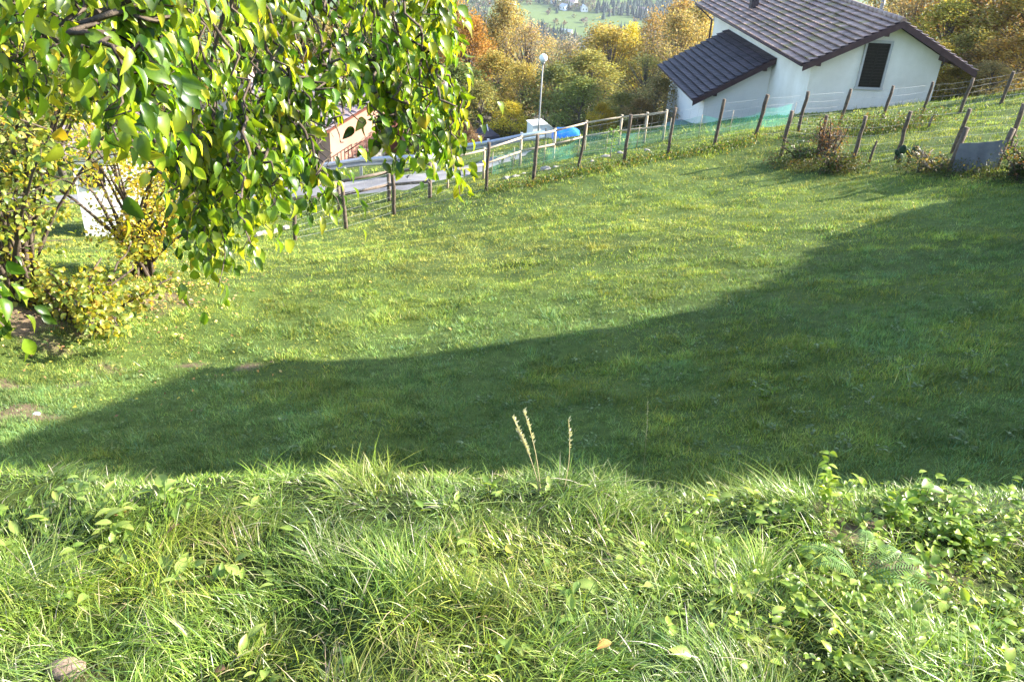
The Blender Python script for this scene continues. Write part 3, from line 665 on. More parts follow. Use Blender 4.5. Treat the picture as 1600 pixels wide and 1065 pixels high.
def far_woods():
    v = []; f = []; c = []; pos = []; tn = []; rr = random.Random(5)
    for i in range(6600):
        px = rr.uniform(560, 1300) if i < 6000 else rr.uniform(-500, 2100); py = rr.uniform(-14, 78) if i < 6000 else rr.uniform(-40, 78)
        if any(inpoly(px, py, m_) for m_ in MEADOWS) and rr.random() < .93: continue
        dens = float(vnoise(px, py * 3, 42, 61)[0] if hasattr(vnoise(px, py * 3, 42, 61), '__len__') else vnoise(px, py * 3, 42, 61))
        if rr.random() > .2 + dens * 1.1: continue
        g = farground(px, py)
        if g is None or g[1] > 1750: continue
        con = (px > 930 and py < 32 and rr.random() < .8) or (785 < px < 870 and 24 < py < 70 and rr.random() < .6) or rr.random() < .14
        if con:
            tt = rr.uniform(.7, 1.2); conifer(v, f, c, g, rr.uniform(7, 14), rr, (.022 * tt, .045 * tt, .030 * tt))
        else:
            hh = rr.uniform(5, 9); base = rr.choice([(.15, .12, .09), (.20, .15, .07), (.13, .13, .05), (.10, .13, .05), (.17, .12, .10)])
            for j in range(26):
                d = Vector((rr.gauss(0, 1), rr.gauss(0, 1), rr.gauss(0, 1))).normalized() * hh * .42 * rr.random() ** .4
                pos.append((g[0] + d.x, g[1] + d.y, g[2] + hh * .5 + d.z)); q = rr.uniform(.7, 1.3); tn.append((base[0] * q, base[1] * q, base[2] * q))
    me = arr_mesh('conifers', np.array(v), np.array(f), M['field'], np.array(c)); o = link('far_conifers', me); props(o, 'dark blue-green conifer woods across the valley floor', 'forest', kind='stuff')
    n = len(pos); dr = rng.normal(size=(n, 3)); up_ = rng.normal(size=(n, 3)) + np.array([0, 0, .5])
    o = bulk('far_woods', *CARD, np.array(pos), rotmats(dr, up_), rng.uniform(1.6, 3.2, n), np.array(tn), M['field']); props(o, 'brownish autumn woods and hedgerows across the far valley', 'forest', kind='stuff')
    print('far', len(v), n)
far_woods()
def box_house(name, label, loc, rz, w, l, hw, hr, wallm, roofm, group=None, over=.5, windows=True, cat='house', detail=True, base=-3):
    t = thing(name, label, cat, loc, rz, group)
    MB().prism([(-w/2, base), (w/2, base), (w/2, hw), (0, hw + hr - .12), (-w/2, hw)], -l/2, l/2).build('wall', wallm, t)
    r_ = MB(); s = hr / (w / 2); th = .16
    for sg in (-1, 1):
        x1 = sg * (w/2 + over); z1 = hw - s * over; poly = [(0, hw + hr), (x1, z1), (x1, z1 - th), (0, hw + hr - th)]
        r_.prism(poly if sg > 0 else poly[::-1], -l/2 - over, l/2 + over)
    r_.build('roof', roofm, t)
    if windows:
        for sx in (-w/4, w/4):
            MB().box((sx, -l/2 - .02, hw * .55), (w * .14, .08, hw * .36)).build('window', M['shutter'], t)
        for sy in (-l/4, l/4):
            for sg in (-1, 1): MB().box((sg * (w/2 + .02), sy, hw * .55), (.08, l * .11, hw * .36)).build('window', M['shutter'], t)
    return t
for (px, py, w, l, hw, hr, wm, rm, rz, lab) in [
    (868, 6, 9, 12, 6, 3, 'bright_plaster', 'brown', .4, 'white house with a red-brown roof in the far meadow, topmost in view'),
    (893, 9, 10, 13, 5, 3, 'bright_plaster', 'pinktile', 1.0, 'pale house among trees right of the red-roofed far house'),
    (800, 9, 14, 8, 3, 2, 'bright_plaster', 'metal', 1.4, 'long low pale building at the left edge of the far meadow'),
    (912, 18, 8, 10, 5, 2.5, 'plaster', 'metal', .2, 'grey-roofed house below the cluster in the far valley'),
    (882, 16, 9, 9, 5, 2.5, 'bright_plaster', 'metal', .8, 'white far house in front of the cluster by the meadow'),
    (885, 53, 7, 12, 3, 2, 'bright_plaster', 'metal', 1.3, 'small pale farm shed at the lower end of the far meadow'),
    (1003, 22, 9, 11, 5, 3, 'bright_plaster', 'pinktile', 1.1, 'pale house among dark conifers in the far valley'),
    (745, 3, 9, 11, 5, 3, 'bright_plaster', 'pinktile', .7, 'pale house at the top left of the far valley')]:
    g = farground(px, py)
    if g is not None: box_house('valley_house', lab, g, rz, w, l, hw, hr, M[wm], M[rm], 'houses in the far valley')

# ------------------------------------------------------------------ tiled roofs
def tiled_slope(mb, u0, z0, u1, z1, v0, v1, course=.29, tw=.30, th=.035, colf=None, step=.04):
    """tiles from the ridge (u0,z0) down to the eave (u1,z1), along v0..v1; each course overlaps the next with a real step"""
    L = math.hypot(u1 - u0, z1 - z0); du, dz = (u1 - u0) / L, (z1 - z0) / L; nrm = Vector((-dz, 0, du)) if du > 0 else Vector((dz, 0, -du))
    if nrm.z < 0: nrm = -nrm
    nc = max(1, round(L / course)); cl = L / nc; nt_ = max(1, round((v1 - v0) / tw)); tl = (v1 - v0) / nt_
    rr = random.Random(int(u0 * 100 + v0 * 7))
    for i in range(nc):
        for j in range(nt_):
            a = i * cl; b = (i + 1) * cl + .03; va = v0 + j * tl; vb = va + tl - .008; lift = step + rr.uniform(-.004, .006)
            c = colf(rr, i / nc, j / nt_) if colf else (1, 1, 1)
            def pt(s, v, o): return Vector((u0 + du * s, v, z0 + dz * s)) + nrm * o
            vm_ = (va + vb) / 2; bulge = .018
            prof = [(va, 0), (va * .7 + vm_ * .3, bulge), (vm_, bulge * 1.2), (vb * .7 + vm_ * .3, bulge), (vb, 0)]
            vs = [pt(a, v, .004 + o * .6) for v, o in prof] + [pt(b, v, lift + o) for v, o in prof] + [pt(b, v, lift - th) for v, o in prof]
            fs = [(k, k+1, k+6, k+5) for k in range(4)] + [(k+5, k+6, k+11, k+10) for k in range(4)]
            mb.add(vs, fs, False, c)
def main_house():
    t = thing('house', 'white plastered house with grey-brown tiled gable roof and a dark shuttered window', 'house', (0, 0, 0), -HY)
    # local frame: x = across the gable, y = along the ridge; t rotated so that local axes are hu, hv
    t.location = Vector(hu * 16.1 + hv * 32.35) + Vector((0, 0, -8.4)); T0 = Vector((16.1, 32.35, -8.4))
    def L(u, v, z): return (u - T0.x, v - T0.y, z - T0.z)
    UL, UR, UA = 13.6, 18.62, 16.45; ZR = -4.10; EL, ER = 13.08, 19.78; V0, V1 = 31.85, 48.0
    sl = math.tan(R(26.3)); zl = ZR - (UA - EL) * sl; zr = ZR - (ER - UA) * sl
    th = .20
    def zt(u): return ZR - abs(u - UA) * sl
    wv = 32.35
    poly = [(UL - T0.x, -4), (UR - T0.x, -4), (UR - T0.x, zt(UR) - th - T0.z), (UA - T0.x, ZR - th - T0.z), (UL - T0.x, zt(UL) - th - T0.z)]
    wl = MB().prism(poly, 0, 46 - wv).build('wall', M['plaster_front'], t)
    # under-roof slab
    r_ = MB()
    for (e, z) in ((EL, zl), (ER, zr)):
        p4 = [(UA - T0.x, ZR - T0.z), (e - T0.x, z - T0.z), (e - T0.x, z - .09 - T0.z), (UA - T0.x, ZR - .09 - T0.z)]
        if e > UA: p4 = p4
        r_.prism(p4, V0 + .04 - T0.y, V1 - T0.y)
    rf = r_.build('roof_deck', M['fascia'], t)
    tl = MB()
    def cf(rr, i, j):
        g = rr.uniform(.62, 1.3); mossy = (rr.random() < .12 + .5 * (.1 < j < .5 and .2 < i < .9)) and rr.random() < .5
        return (g * .75, g * .82, g * .45) if mossy else (g, g * rr.uniform(.93, 1.0), g * rr.uniform(.93, 1.02))
    tiled_slope(tl, UA - T0.x, ZR + .01 - T0.z, EL - .03 - T0.x, zl - .005 - T0.z, V0 - T0.y, V1 - T0.y, colf=cf, step=.085)
    tiled_slope(tl, UA - T0.x, ZR + .01 - T0.z, ER + .03 - T0.x, zr - .005 - T0.z, V0 - T0.y, V1 - T0.y, colf=cf, step=.085)
    tile = tl.build('roof', M['tile'], t)
    rd = MB()
    for j in range(40):
        v = V0 - .02 + j * .405; rd.tube([Vector(L(UA, v, ZR + .03)), Vector(L(UA, v + .43, ZR + .05))], [.12, .105], 10, col=(.9, .88, .9))
    rd.build('ridge_cap', M['tile'], tile)
    # bargeboards
    bb = MB()
    for (e, z) in ((EL, zl), (ER, zr)):
        k = 1 if e > UA else -1
        p4 = [(UA - T0.x, ZR + .03 - T0.z), (e + k * .04 - T0.x, z + .01 - T0.z), (e + k * .04 - T0.x, z - .23 - T0.z), (UA - T0.x, ZR - .22 - T0.z)]
        bb.prism(p4, V0 - .045 - T0.y, V0 - T0.y)
    bb.build('bargeboard', M['fascia'], t)
    # rafter / purlin ends
    for (u) in (UL + .06, 16.0, UR - .08):
        z = zt(u) - .24; MB().box(L(u, (V0 + wv) / 2 + .02, z), (.16, wv - V0 - .05, .18)).build('purlin_end', M['fascia'], t)
    # gutter and downpipe on the left eave
    g = MB(); g.tube([Vector(L(EL - .07, V0 + .05, zl - .03)), Vector(L(EL - .07, V1, zl - .03))], .055, 8)
    gt = g.build('gutter', M['fascia'], t)
    d = MB(); d.tube([Vector(L(EL - .07, V1 - .3, zl - .05)), Vector(L(UL - .07, 46.25, zl - .55)), Vector(L(UL - .07, 46.1, -11.5))], .05, 8); d.build('downpipe', M['fascia'], t)
    # window
    wz0, wz1, wu0, wu1 = -6.58, -4.95, 15.55, 16.44
    w = MB(); fr = .09
    uc, zc = (wu0 + wu1) / 2, (wz0 + wz1) / 2
    for (cx, cz, sx, sz) in ((uc, wz1 + fr/2, wu1 - wu0 + 2*fr, fr), (uc, wz0 - fr/2, wu1 - wu0 + 2*fr + .06, fr), (wu0 - fr/2, zc, fr, wz1 - wz0), (wu1 + fr/2, zc, fr, wz1 - wz0)):
        w.box(L(cx, wv - .025, cz), (sx, .07, sz))
    wo_ = w.build('window', M['frame'], t)
    s = MB()
    for k in (0, 1):
        c0 = wu0 + (wu1 - wu0) * (k + .5) / 2
        s.box(L(c0, wv - .01, zc), ((wu1 - wu0) / 2 - .01, .03, wz1 - wz0 - .01))
        for j in range(14): s.box(L(c0, wv - .032, wz0 + .08 + j * .112), ((wu1 - wu0) / 2 - .09, .018, .05))
    s.build('shutter', M['shutter'], wo_)
    # chimney vent on the left slope
    c = MB(); cu, cv = 14.25, 42.2; c.box(L(cu, cv, zt(cu) + .2), (.34, .34, .6)); c.box(L(cu, cv, zt(cu) + .53), (.46, .46, .06)); c.build('chimney', M['darktile'], tile)
    # annex with its own lean-to roof
    AV0, AV1 = 36.5, 43.0; AU = 10.93; a_eu, a_ez, a_tu, a_tz = 10.33, -8.20, 13.6, -6.33
    s2 = (a_tz - a_ez) / (a_tu - a_eu)
    poly = [(AU - T0.x, -4.5), (UL + .05 - T0.x, -4.5), (UL + .05 - T0.x, a_tz - .2 - T0.z), (AU - T0.x, a_ez + (AU - a_eu) * s2 - .2 - T0.z)]
    an = MB().prism(poly, AV0 - T0.y, AV1 - T0.y).build('annex_wall', M['plaster'], t)
    r2 = MB(); r2.prism([(a_tu - .02 - T0.x, a_tz - T0.z), (a_eu - T0.x, a_ez - T0.z), (a_eu - T0.x, a_ez - .09 - T0.z), (a_tu - .02 - T0.x, a_tz - .09 - T0.z)], AV0 - .36 - T0.y, AV1 + .3 - T0.y)
    dk = r2.build('annex_roof_deck', M['fascia'], t)
    t2 = MB(); tiled_slope(t2, a_tu - .03 - T0.x, a_tz + .01 - T0.z, a_eu - .03 - T0.x, a_ez - .005 - T0.z, AV0 - .4 - T0.y, AV1 + .3 - T0.y, colf=lambda rr, i, j: (lambda g: (g, g, g * 1.05))(rr.uniform(.7, 1.3)), step=.085)
    t2.build('annex_roof', M['darktile'], t)
    b2 = MB(); b2.prism([(a_tu - .02 - T0.x, a_tz + .03 - T0.z), (a_eu - .04 - T0.x, a_ez + .01 - T0.z), (a_eu - .04 - T0.x, a_ez - .23 - T0.z), (a_tu - .02 - T0.x, a_tz - .22 - T0.z)], AV0 - .445 - T0.y, AV0 - .4 - T0.y); b2.build('annex_bargeboard', M['fascia'], t)
    for u in (AU + .3, 13.2): MB().box(L(u, AV0 - .19, a_ez + (u - a_eu) * s2 - .24), (.16, .36, .16)).build('annex_purlin_end', M['fascia'], t)
    # low stone block at the annex's outer corner
    bx = thing('stone_block', 'low grey stone wall stub against the outer corner of the annex', 'wall', Vector(hu * 10.2 + hv * 37.6) + Vector((0, 0, -10.3)), -HY)
    MB().prism([(-.75, -.8), (.72, -.8), (.72, .62), (.3, .75), (-.5, .55), (-.75, .2)], -.6, .6).build('masonry', M['sheet'], bx)
main_house()

# ------------------------------------------------------------------ the neighbour's house off to the right whose shade lies across the lawn, and its hedge
def neighbour():
    x0 = 9.6
    t = thing('neighbour_house', 'plastered gable house standing off to the right that shades the lawn', 'house', (x0, 8.5, -3.4))
    # gable faces -x: local y across, z up
    half = 3.05; ze = 1.42; za = 2.85; zb = -3.4
    Mx = Matrix(((0, 1, 0), (1, 0, 0), (0, 0, 1))).to_4x4()
    poly = [(-half, -1.5), (half, -1.5), (half, ze - zb), (0, za - zb), (-half, ze - zb)]
    MB().prism(poly, 0, 8, Mx).build('wall', M['plaster'], t)
    s = (za - ze) / half; r_ = MB()
    for sg in (-1, 1):
        e = sg * (half + .45); z = ze - zb - .45 * s; r_.prism([(0, za - zb + .2), (e, z + .2), (e, z + .04), (0, za - zb + .04)], -.35, 8.3, Mx)
    r_.build('roof', M['tile'], t)
    for y in (-1.4, 1.4): MB().box((-.03, y, 2.6), (.08, .9, 1.3)).build('window', M['shutter'], t)
    MB().box((-.03, 0, .9), (.08, .95, 2.1)).build('door', M['darkwood'], t)
neighbour()
def hedge():
    t = thing('clipped_hedge', 'dense green hedge stepping down beside the lawn from the neighbouring house', 'hedge', (10.3, 14, -4.5)); o = Vector(t.location)
    line = [(11.5, -.65), (12.4, -1.35), (13.2, -1.9), (14.0, -2.3), (14.8, -2.75), (15.5, -3.35), (15.9, -3.9), (16.4, -4.5)]
    mb = MB(); V = []; F = []
    for (y, z) in line:
        for dx in (-.34, .34): V += [(10.3 + dx - o.x, y - o.y, -6 - o.z), (10.3 + dx * .8 - o.x, y - o.y, z - .1 - o.z)]
    for i in range(len(line) - 1):
        a = i * 4; F += [(a, a+4, a+5, a+1), (a+1, a+5, a+7, a+3), (a+3, a+7, a+6, a+2)]
    F += [(0, 1, 3, 2), (28, 30, 31, 29)]
    mb.add(V, F); mb.build('twigs', M['shrubstem2'], t); pos = []; rr = random.Random(6)
    for i in range(5200):
        k = rr.random() * (len(line) - 1); a = int(k); f = k - a; y = line[a][0] + (line[a+1][0] - line[a][0]) * f; z = line[a][1] + (line[a+1][1] - line[a][1]) * f
        if rr.random() < .4: pos.append((10.3 + rr.uniform(-.35, .35), y + rr.gauss(0, .05), z - .06 + rr.gauss(0, .06)))
        else: pos.append((10.3 + rr.choice((-1, 1)) * (.36 + rr.gauss(0, .04)), y, z - rr.random() * (z + 5.6)))
    n = len(pos); bulk('leaves', *LT, np.array(pos) - np.array(o), rotmats(rng.normal(size=(n, 3)), rng.normal(size=(n, 3)) + np.array([0, 0, .6])), rng.uniform(.05, .11, n), palette(n, [(.06, .12, .025), (.10, .17, .03), (.04, .08, .02)], [3, 2, 2]), M['shrubleaf'], t)
M['shrubstem2'] = surf('hedge_core', (.03, .045, .015), (.05, .07, .025), 12, .9, .3)
hedge()

# ------------------------------------------------------------------ wire fences
def wire_fence(name, label, pts, group=None, hwire=6, vstep=.22, short=()):
    """pts: (base px, base py, top px, top py)"""
    bases = [G(a, b) for a, b, _, _ in pts]; t = thing(name, label, 'fence', bases[0], 0, group); o = bases[0]; tops = []
    for i, ((a, b, c, d), g) in enumerate(zip(pts, bases)):
        r = ray(c, d); k = (g.x * r[0] + g.y * r[1]) / (r[0] ** 2 + r[1] ** 2); tp = Vector((r[0] * k, r[1] * k, r[2] * k))
        hgt = tp.z - g.z; lean = Vector((tp.x - g.x, tp.y - g.y, 0)); 
        if lean.length > .3: lean = lean.normalized() * .3
        tp = g + lean + Vector((0, 0, hgt)); tops.append(tp)
        mb = MB(); q = [g + Vector((0, 0, -.25)) - lean * .1]
        for j in range(1, 5): q.append(g.lerp(tp, j / 5) + Vector((random.gauss(0, .008), random.gauss(0, .008), 0)))
        q.append(tp); rad = random.uniform(.042, .052); tn = random.uniform(.8, 1.15)
        mb.tube([p - o for p in q], [rad * random.uniform(.9, 1.1) for _ in q], 9, col=(tn, tn, tn), jit=.12).build('post', M['post'], t)
    w = MB()
    for a0, a1, b0, b1 in zip(bases, tops, bases[1:], tops[1:]):
        for k in range(hwire):
            u = .06 + .86 * k / (hwire - 1); p = a0.lerp(a1, u); q = b0.lerp(b1, u); mid_ = p.lerp(q, .5) - Vector((0, 0, random.uniform(.0, .03)))
            w.tube([p - o, mid_ - o, q - o], .0026, 3, cap=False)
        n = int((b0 - a0).length / vstep)
        for k in range(1, n):
            f = k / n; p = a0.lerp(b0, f) + Vector((0, 0, .05)); q = a1.lerp(b1, f); q = a0.lerp(b0, f).lerp(q, .9); w.tube([p - o, q - o], .0016, 3, cap=False)
    w.build('wire_mesh', M['wire'], t); return t
farrow = [(461,375,460,322),(541,358,534,285),(616,335,613,264),(759,300,764,222),(833,285,840,210),(903,268,916,193),(975,253,986,179),(1043,242,1056,168),(1115,232,1132,155),(1180,215,1200,148),(1246,206,1263,143),(1310,200,1330,139),(1374,199,1396,134),(1438,184,1458,128),(1498,178,1521,122),(1563,162,1584,112),(1630,150,1652,98)]
wire_fence('wire_fence', 'long wire fence on weathered wooden posts along the far edge of the lawn', farrow)
nearrow = [(1219,246,1238,173),(1276,252,1292,180),(1331,257,1353,181),(1400,250,1423,174),(1487,240,1516,170),(1576,234,1600,162),(1665,226,1692,152)]
wire_fence('garden_fence', 'nearer wire fence on leaning posts around the garden plot at the right', nearrow)
for (a, b, c, d, lab) in [(1357, 254, 1364, 220, 'short thin stake between the garden fence posts'), (1450, 200, 1453, 178, 'short stub stake at the foot of the gable wall')]:
    g = G(a, b); r = ray(c, d); k = math.hypot(g.x, g.y) / math.hypot(r[0], r[1]); o = MB().tube([Vector((0, 0, -.15)), Vector((.03, 0, .3)), Vector((.07, .0, r[2] * k - g.z))], [.032, .03, .027], 7, jit=.15).build('wooden_stake', M['post']); o.location = g; props(o, lab, 'stake')
# grey fabric sheet between two short posts
def sheet():
    a, b = G(1484, 268), G(1556, 264); t = thing('fabric_barrier', 'low grey fabric sheet stretched between two short thick posts at the right', 'barrier', a)
    hh = .68
    for p, h_ in ((Vector((0, 0, 0)), .95), (b - a, .85)):
        MB().tube([p + Vector((0, 0, -.2)), p + Vector((.02, .02, .4)), p + Vector((.09, .03, h_))], [.06, .055, .055], 9, jit=.15).build('post', M['post'], t)
    d = b - a; n = 22; V = []; F = []
    for i in range(n + 1):
        for j in range(7):
            u = i / n; p = d * u + Vector((0, -.06 + .018 * math.sin(u * 19 + j * .6), hh * j / 6 * (1 - .03 * math.sin(math.pi * u)) - .05)); V.append(p)
    for i in range(n):
        for j in range(6): q = i * 7 + j; F.append((q, q+7, q+8, q+1))
    mb = MB(); mb.add(V, F, True); mb.add([v + Vector((0, .012, 0)) for v in V], [f[::-1] for f in F], True); mb.build('fabric', M['sheet'], t)
sheet()

# ------------------------------------------------------------------ green netting with its canes, stones, sapling
def netting():
    px = [(766, 285), (800, 277), (850, 267), (905, 256), (950, 248), (1000, 240), (1050, 231), (1100, 223), (1150, 214), (1200, 206), (1250, 199)]
    base = [G(a, b - 4) + Vector((0, .9, 0)) for a, b in px]
    for p in base: p.z = h1(p.x, p.y)
    o = base[0]; t = thing('garden_netting', 'low green plastic netting running behind the far fence', 'netting', o)
    V = []; F = []; n = 0
    for i in range(len(base) - 1):
        for j in range(8):
            p = base[i].lerp(base[i+1], j / 8); s = (i + j / 8); hh = .62 + .10 * math.sin(s * 2.1) - .08 * abs(math.sin(s * 3.14)); off = .06 * math.sin(s * 5)
            z = h1(p.x, p.y); V += [Vector((p.x, p.y, z)) - o, Vector((p.x, p.y + off, z + hh * .5)) - o, Vector((p.x + .03, p.y - off * .5, z + hh)) - o]; n += 1
    for i in range(n - 1): F += [(3*i, 3*i+3, 3*i+4, 3*i+1), (3*i+1, 3*i+4, 3*i+5, 3*i+2)]
    mb = MB(); mb.add(V, F, True); mb.build('net', M['net'], t)
    for p in base: MB().tube([p - o, p - o + Vector((.02, 0, .72))], .012, 5).build('cane', M['railwood'], t)
netting()
def stones():
    rr = random.Random(4)
    for i, (px, py, s, lab) in enumerate([(792, 279, .16, 'pale stone at the left end of the row below the netting'), (806, 276, .13, 'second pale stone from the left below the netting'), (818, 272, .1, 'small stone between pale stones below the netting'), (853, 265, .2, 'largest pale stone below the netting'), (868, 261, .1, 'small pale stone right of the largest'), (925, 252, .09, 'flat stone near the third fence post of the middle'), (948, 245, .17, 'round stone beside the sapling'), (971, 240, .14, 'white stone behind the fence near the sapling'), (1012, 236, .13, 'flat pale stone under the netting near the annex')]):
        g = G(px, py); o = MB().sphere((0, 0, s * .08), s * .62, 9, 6, sc=(1.5, 1, .55), noise=.6).build('stone', M['stone']); o.location = g; o.rotation_euler = (0, 0, rr.uniform(0, 3)); props(o, lab, 'stone')
    g = G(57, 648); o = MB().sphere((0, 0, .012), .035, 9, 6, sc=(1.3, 1, .5), noise=.3).build('pebble', M['bright_plaster']); o.location = g; props(o, 'small white pebble on the bare soil at the left', 'stone')
    g = G(105, 1052, 1.2); o = MB().sphere((0, 0, .02), .035, 10, 7, sc=(1.5, 1, .6), noise=.3, col=(.8, .62, .55)).build('stone', M['stone']); o.location = g; props(o, 'brownish stone in the grass at the bottom left corner', 'stone')
stones()
def small_plant(px, py, label, hgt, n, ls, cols, wts, name='plant', cat='plant', rad=.25, seed=1, stems=1, mat='shrubleaf', tmin=2.0, trunk=.012, group=None):
    rr = random.Random(seed); g = G(px, py, tmin); t = thing(name, label, cat, g, rr.uniform(0, 6), group); mb = MB(); pos = []; dr = []; nn = []
    for s in range(stems):
        a = rr.uniform(0, 6.28); o = rad * rr.random(); tip = Vector((math.cos(a) * o, math.sin(a) * o, hgt * rr.uniform(.75, 1))); b = Vector((math.cos(a) * o * .2, math.sin(a) * o * .2, -.02))
        pts = [b.lerp(tip, j / 5) + Vector((0, 0, .08 * hgt * math.sin(j / 5 * 3.1))) for j in range(6)]; mb.tube(pts, [trunk * (1 - .7 * j / 5) for j in range(6)], 5)
        for i in range(n // stems):
            u = rr.uniform(.25, 1.0); p = b.lerp(tip, u) + Vector((0, 0, .08 * hgt * math.sin(u * 3.1))); a2 = rr.uniform(0, 6.28)
            d = Vector((math.cos(a2), math.sin(a2), rr.uniform(-.2, .7))); off = rr.uniform(0, rad * .6) if stems == 1 else 0; pos.append(p + d * off); dr.append(d.normalized()); nn.append(Vector((rr.gauss(0, .3), rr.gauss(0, .3), 1)).normalized())
    mb.build('stems', M['greybark'] if trunk > .006 else M['shrubstem'], t); k = len(pos)
    bulk('leaves', *LT, np.array(pos), rotmats(np.array(dr), np.array(nn)), rng.uniform(ls * .6, ls * 1.2, k), palette(k, cols, wts) * rng.uniform(.8, 1.2, (k, 1)), M[mat], t, width=rng.uniform(.7, 1.0, k)); return t
M['shrubstem'] = surf('green_stem', (.12, .17, .05), (.2, .22, .08), 20, .6, 0)
GL = [(.14, .24, .04), (.20, .30, .06), (.09, .17, .035)]
small_plant(953, 248, 'young sapling with thin pale trunk behind the middle of the fence', 1.15, 150, .09, GL, [3, 3, 2], 'sapling', 'tree', .35, 2, 1, trunk=.02)
small_plant(785, 262, 'pale grey-green tuft behind the netting beside the second fence gap', .5, 60, .09, [(.35, .42, .32)], [1], 'garden_plant', 'plant', .3, 3, 4)
small_plant(802, 258, 'right one of the two pale grey-green tufts behind the netting', .45, 60, .09, [(.35, .42, .32)], [1], 'garden_plant', 'plant', .3, 4, 4)
stem_shrub(1287, 252, 'dry rust-brown shrub tangled in the garden fence', 14, 1000, 1.35, .45, [(.20, .11, .06), (.16, .09, .05), (.12, .11, .04)], [4, 3, 2], leaf=(.025, .05), name='dry_shrub', seed=31)
stem_shrub(1250, 252, 'dark weedy bush at the left corner of the garden plot', 12, 1900, .6, .7, [(.04, .08, .02), (.07, .11, .03), (.12, .08, .04)], [4, 3, 1], leaf=(.03, .06), name='weedy_bush', seed=32)
stem_shrub(1310, 264, 'dark dry weeds at the foot of the leaning garden post', 12, 1500, .45, .6, [(.06, .06, .025), (.05, .09, .02), (.16, .10, .05)], [4, 3, 2], leaf=(.03, .06), name='weeds', seed=33, cat='weeds')
stem_shrub(1450, 268, 'brownish dry stalks left of the grey fabric sheet', 16, 450, .6, .6, [(.20, .16, .09), (.10, .12, .04)], [3, 2], leaf=(.04, .07), name='dry_stalks', seed=34, cat='weeds', mat='greybark')
stem_shrub(1600, 276, 'dark thorny bush right of the grey fabric sheet', 16, 2600, .75, .8, [(.04, .07, .025), (.08, .10, .035), (.2, .10, .05)], [4, 3, 1], leaf=(.03, .06), name='thorny_bush', seed=35, cat='bush')
def weed_strip(name, label, pxs, hgt, n, cols, wts, ls=(.04, .09), wid=.25):
    rr = random.Random(len(label)); P_ = [G(*q) for q in pxs]; pos = []
    for i in range(n):
        k = rr.random() * (len(P_) - 1); a = int(k); p = P_[a].lerp(P_[a+1], k - a); cl = .35 + .65 * float(vnoise(p.x, p.y, .5, 71)); x = p.x + rr.gauss(0, wid); y = p.y + rr.gauss(0, wid); pos.append((x, y, h1(x, y) + rr.random() ** 1.4 * hgt * cl))
    m_ = len(pos); d = rng.normal(size=(m_, 3)); d[:, 2] = np.abs(d[:, 2]) * 1.6
    o = bulk(name, *LT, np.array(pos), rotmats(d, rng.normal(size=(m_, 3))), rng.uniform(ls[0], ls[1], m_), palette(m_, cols, wts) * rng.uniform(.7, 1.2, (m_, 1)), M['shrubleaf'], None, width=rng.uniform(.25, .8, m_)); props(o, label, 'weeds', kind='stuff')
weed_strip('wall_foot_shade', 'dark tall weeds along the foot of the gable wall behind the far fence', [(1270, 214), (1340, 207), (1400, 203), (1460, 192)], .55, 3600, [(.05, .08, .025), (.08, .12, .03), (.14, .10, .05)], [4, 3, 1.5], wid=.35)  # dark leaf strip added to give the shade band at the wall foot
weed_strip('garden_edge_weeds', 'dark tangled weeds and dead stems along the near edge of the garden plot', [(1205, 254), (1250, 266), (1300, 270), (1340, 270)], .5, 4200, [(.04, .06, .022), (.07, .09, .03), (.10, .065, .04)], [4, 3, 1.5], ls=(.025, .06), wid=.22)
weed_strip('sheet_foot_weeds', 'dark weeds growing below the grey fabric sheet and thorny bush', [(1395, 266), (1450, 272), (1520, 274), (1600, 282), (1660, 290)], .45, 4200, [(.04, .06, .022), (.07, .09, .03), (.10, .07, .04)], [4, 3, 1], ls=(.025, .06), wid=.22)
weed_strip('fence_foot_shade_grass', 'rougher darker grass and weeds along the foot of the far fence', [(770, 300), (905, 272), (1045, 246), (1180, 221)], .22, 5200, [(.07, .12, .03), (.10, .16, .035), (.24, .19, .08)], [4, 4, 1.5], ls=(.04, .08), wid=.3)  # darkened grass and weeds added for the small bank's shade along the fence
def cactus(px, py, label, seed):
    g = G(px, py); t = thing('cactus', label, 'cactus', g, 0, 'pad plants in the garden plot'); rr = random.Random(seed)
    for (x, z, s, tilt) in [(0, .12, .12, 0), (.03, .32, .11, .15), (-.09, .26, .07, -.6)]:
        mb = MB(); mb.sphere((0, 0, 0), s, 12, 8, sc=(.8, .22, 1.15)); o = mb.build('pad', M['cactus'], t); o.location = (x, rr.uniform(-.05, .05), z); o.rotation_euler = (0, tilt, rr.uniform(-.5, .5))
M['cactus'] = surf('dark_green_pad', (.015, .035, .015), (.03, .06, .028), 12, .5, .2)
cactus(1403, 256, 'dark green pad-shaped plant, left one of the pair behind the fence', 1); cactus(1421, 256, 'dark green pad-shaped plant, right one of the pair nearest the fabric sheet', 2)

# ------------------------------------------------------------------ rail fences, guard rail
def rail_fence(name, label, tops, hgt, fr, mat, rr_=.045, posts=None, sq=False, sep=None):
    bs = []
    for px, py in tops:
        # base on the ground below the given top pixel
        best = None
        for D in np.arange(20, 48, .05):
            x, y, z = at(px, py, D)
            if z - h1(x, y) <= hgt: best = Vector((x, y, h1(x, y))); break
        bs.append(best or Vector((x, y, h1(x, y))))
    o = bs[0]; t = thing(name, label, 'fence', o)
    for i, b in enumerate(bs):
        MB().tube([b - o + Vector((0, 0, -.3)), b - o + Vector((0, 0, hgt * 1.03))], rr_ * 1.25, 8, jit=.1).build('post', mat, t)
    for f in fr:
        mb = MB()
        for a, b in zip(bs, bs[1:]): mb.tube([a - o + Vector((0, -rr_, hgt * f)), b - o + Vector((0, -rr_, hgt * f))], rr_, 7, jit=.08)
        mb.build('rail', mat, t)
    return t
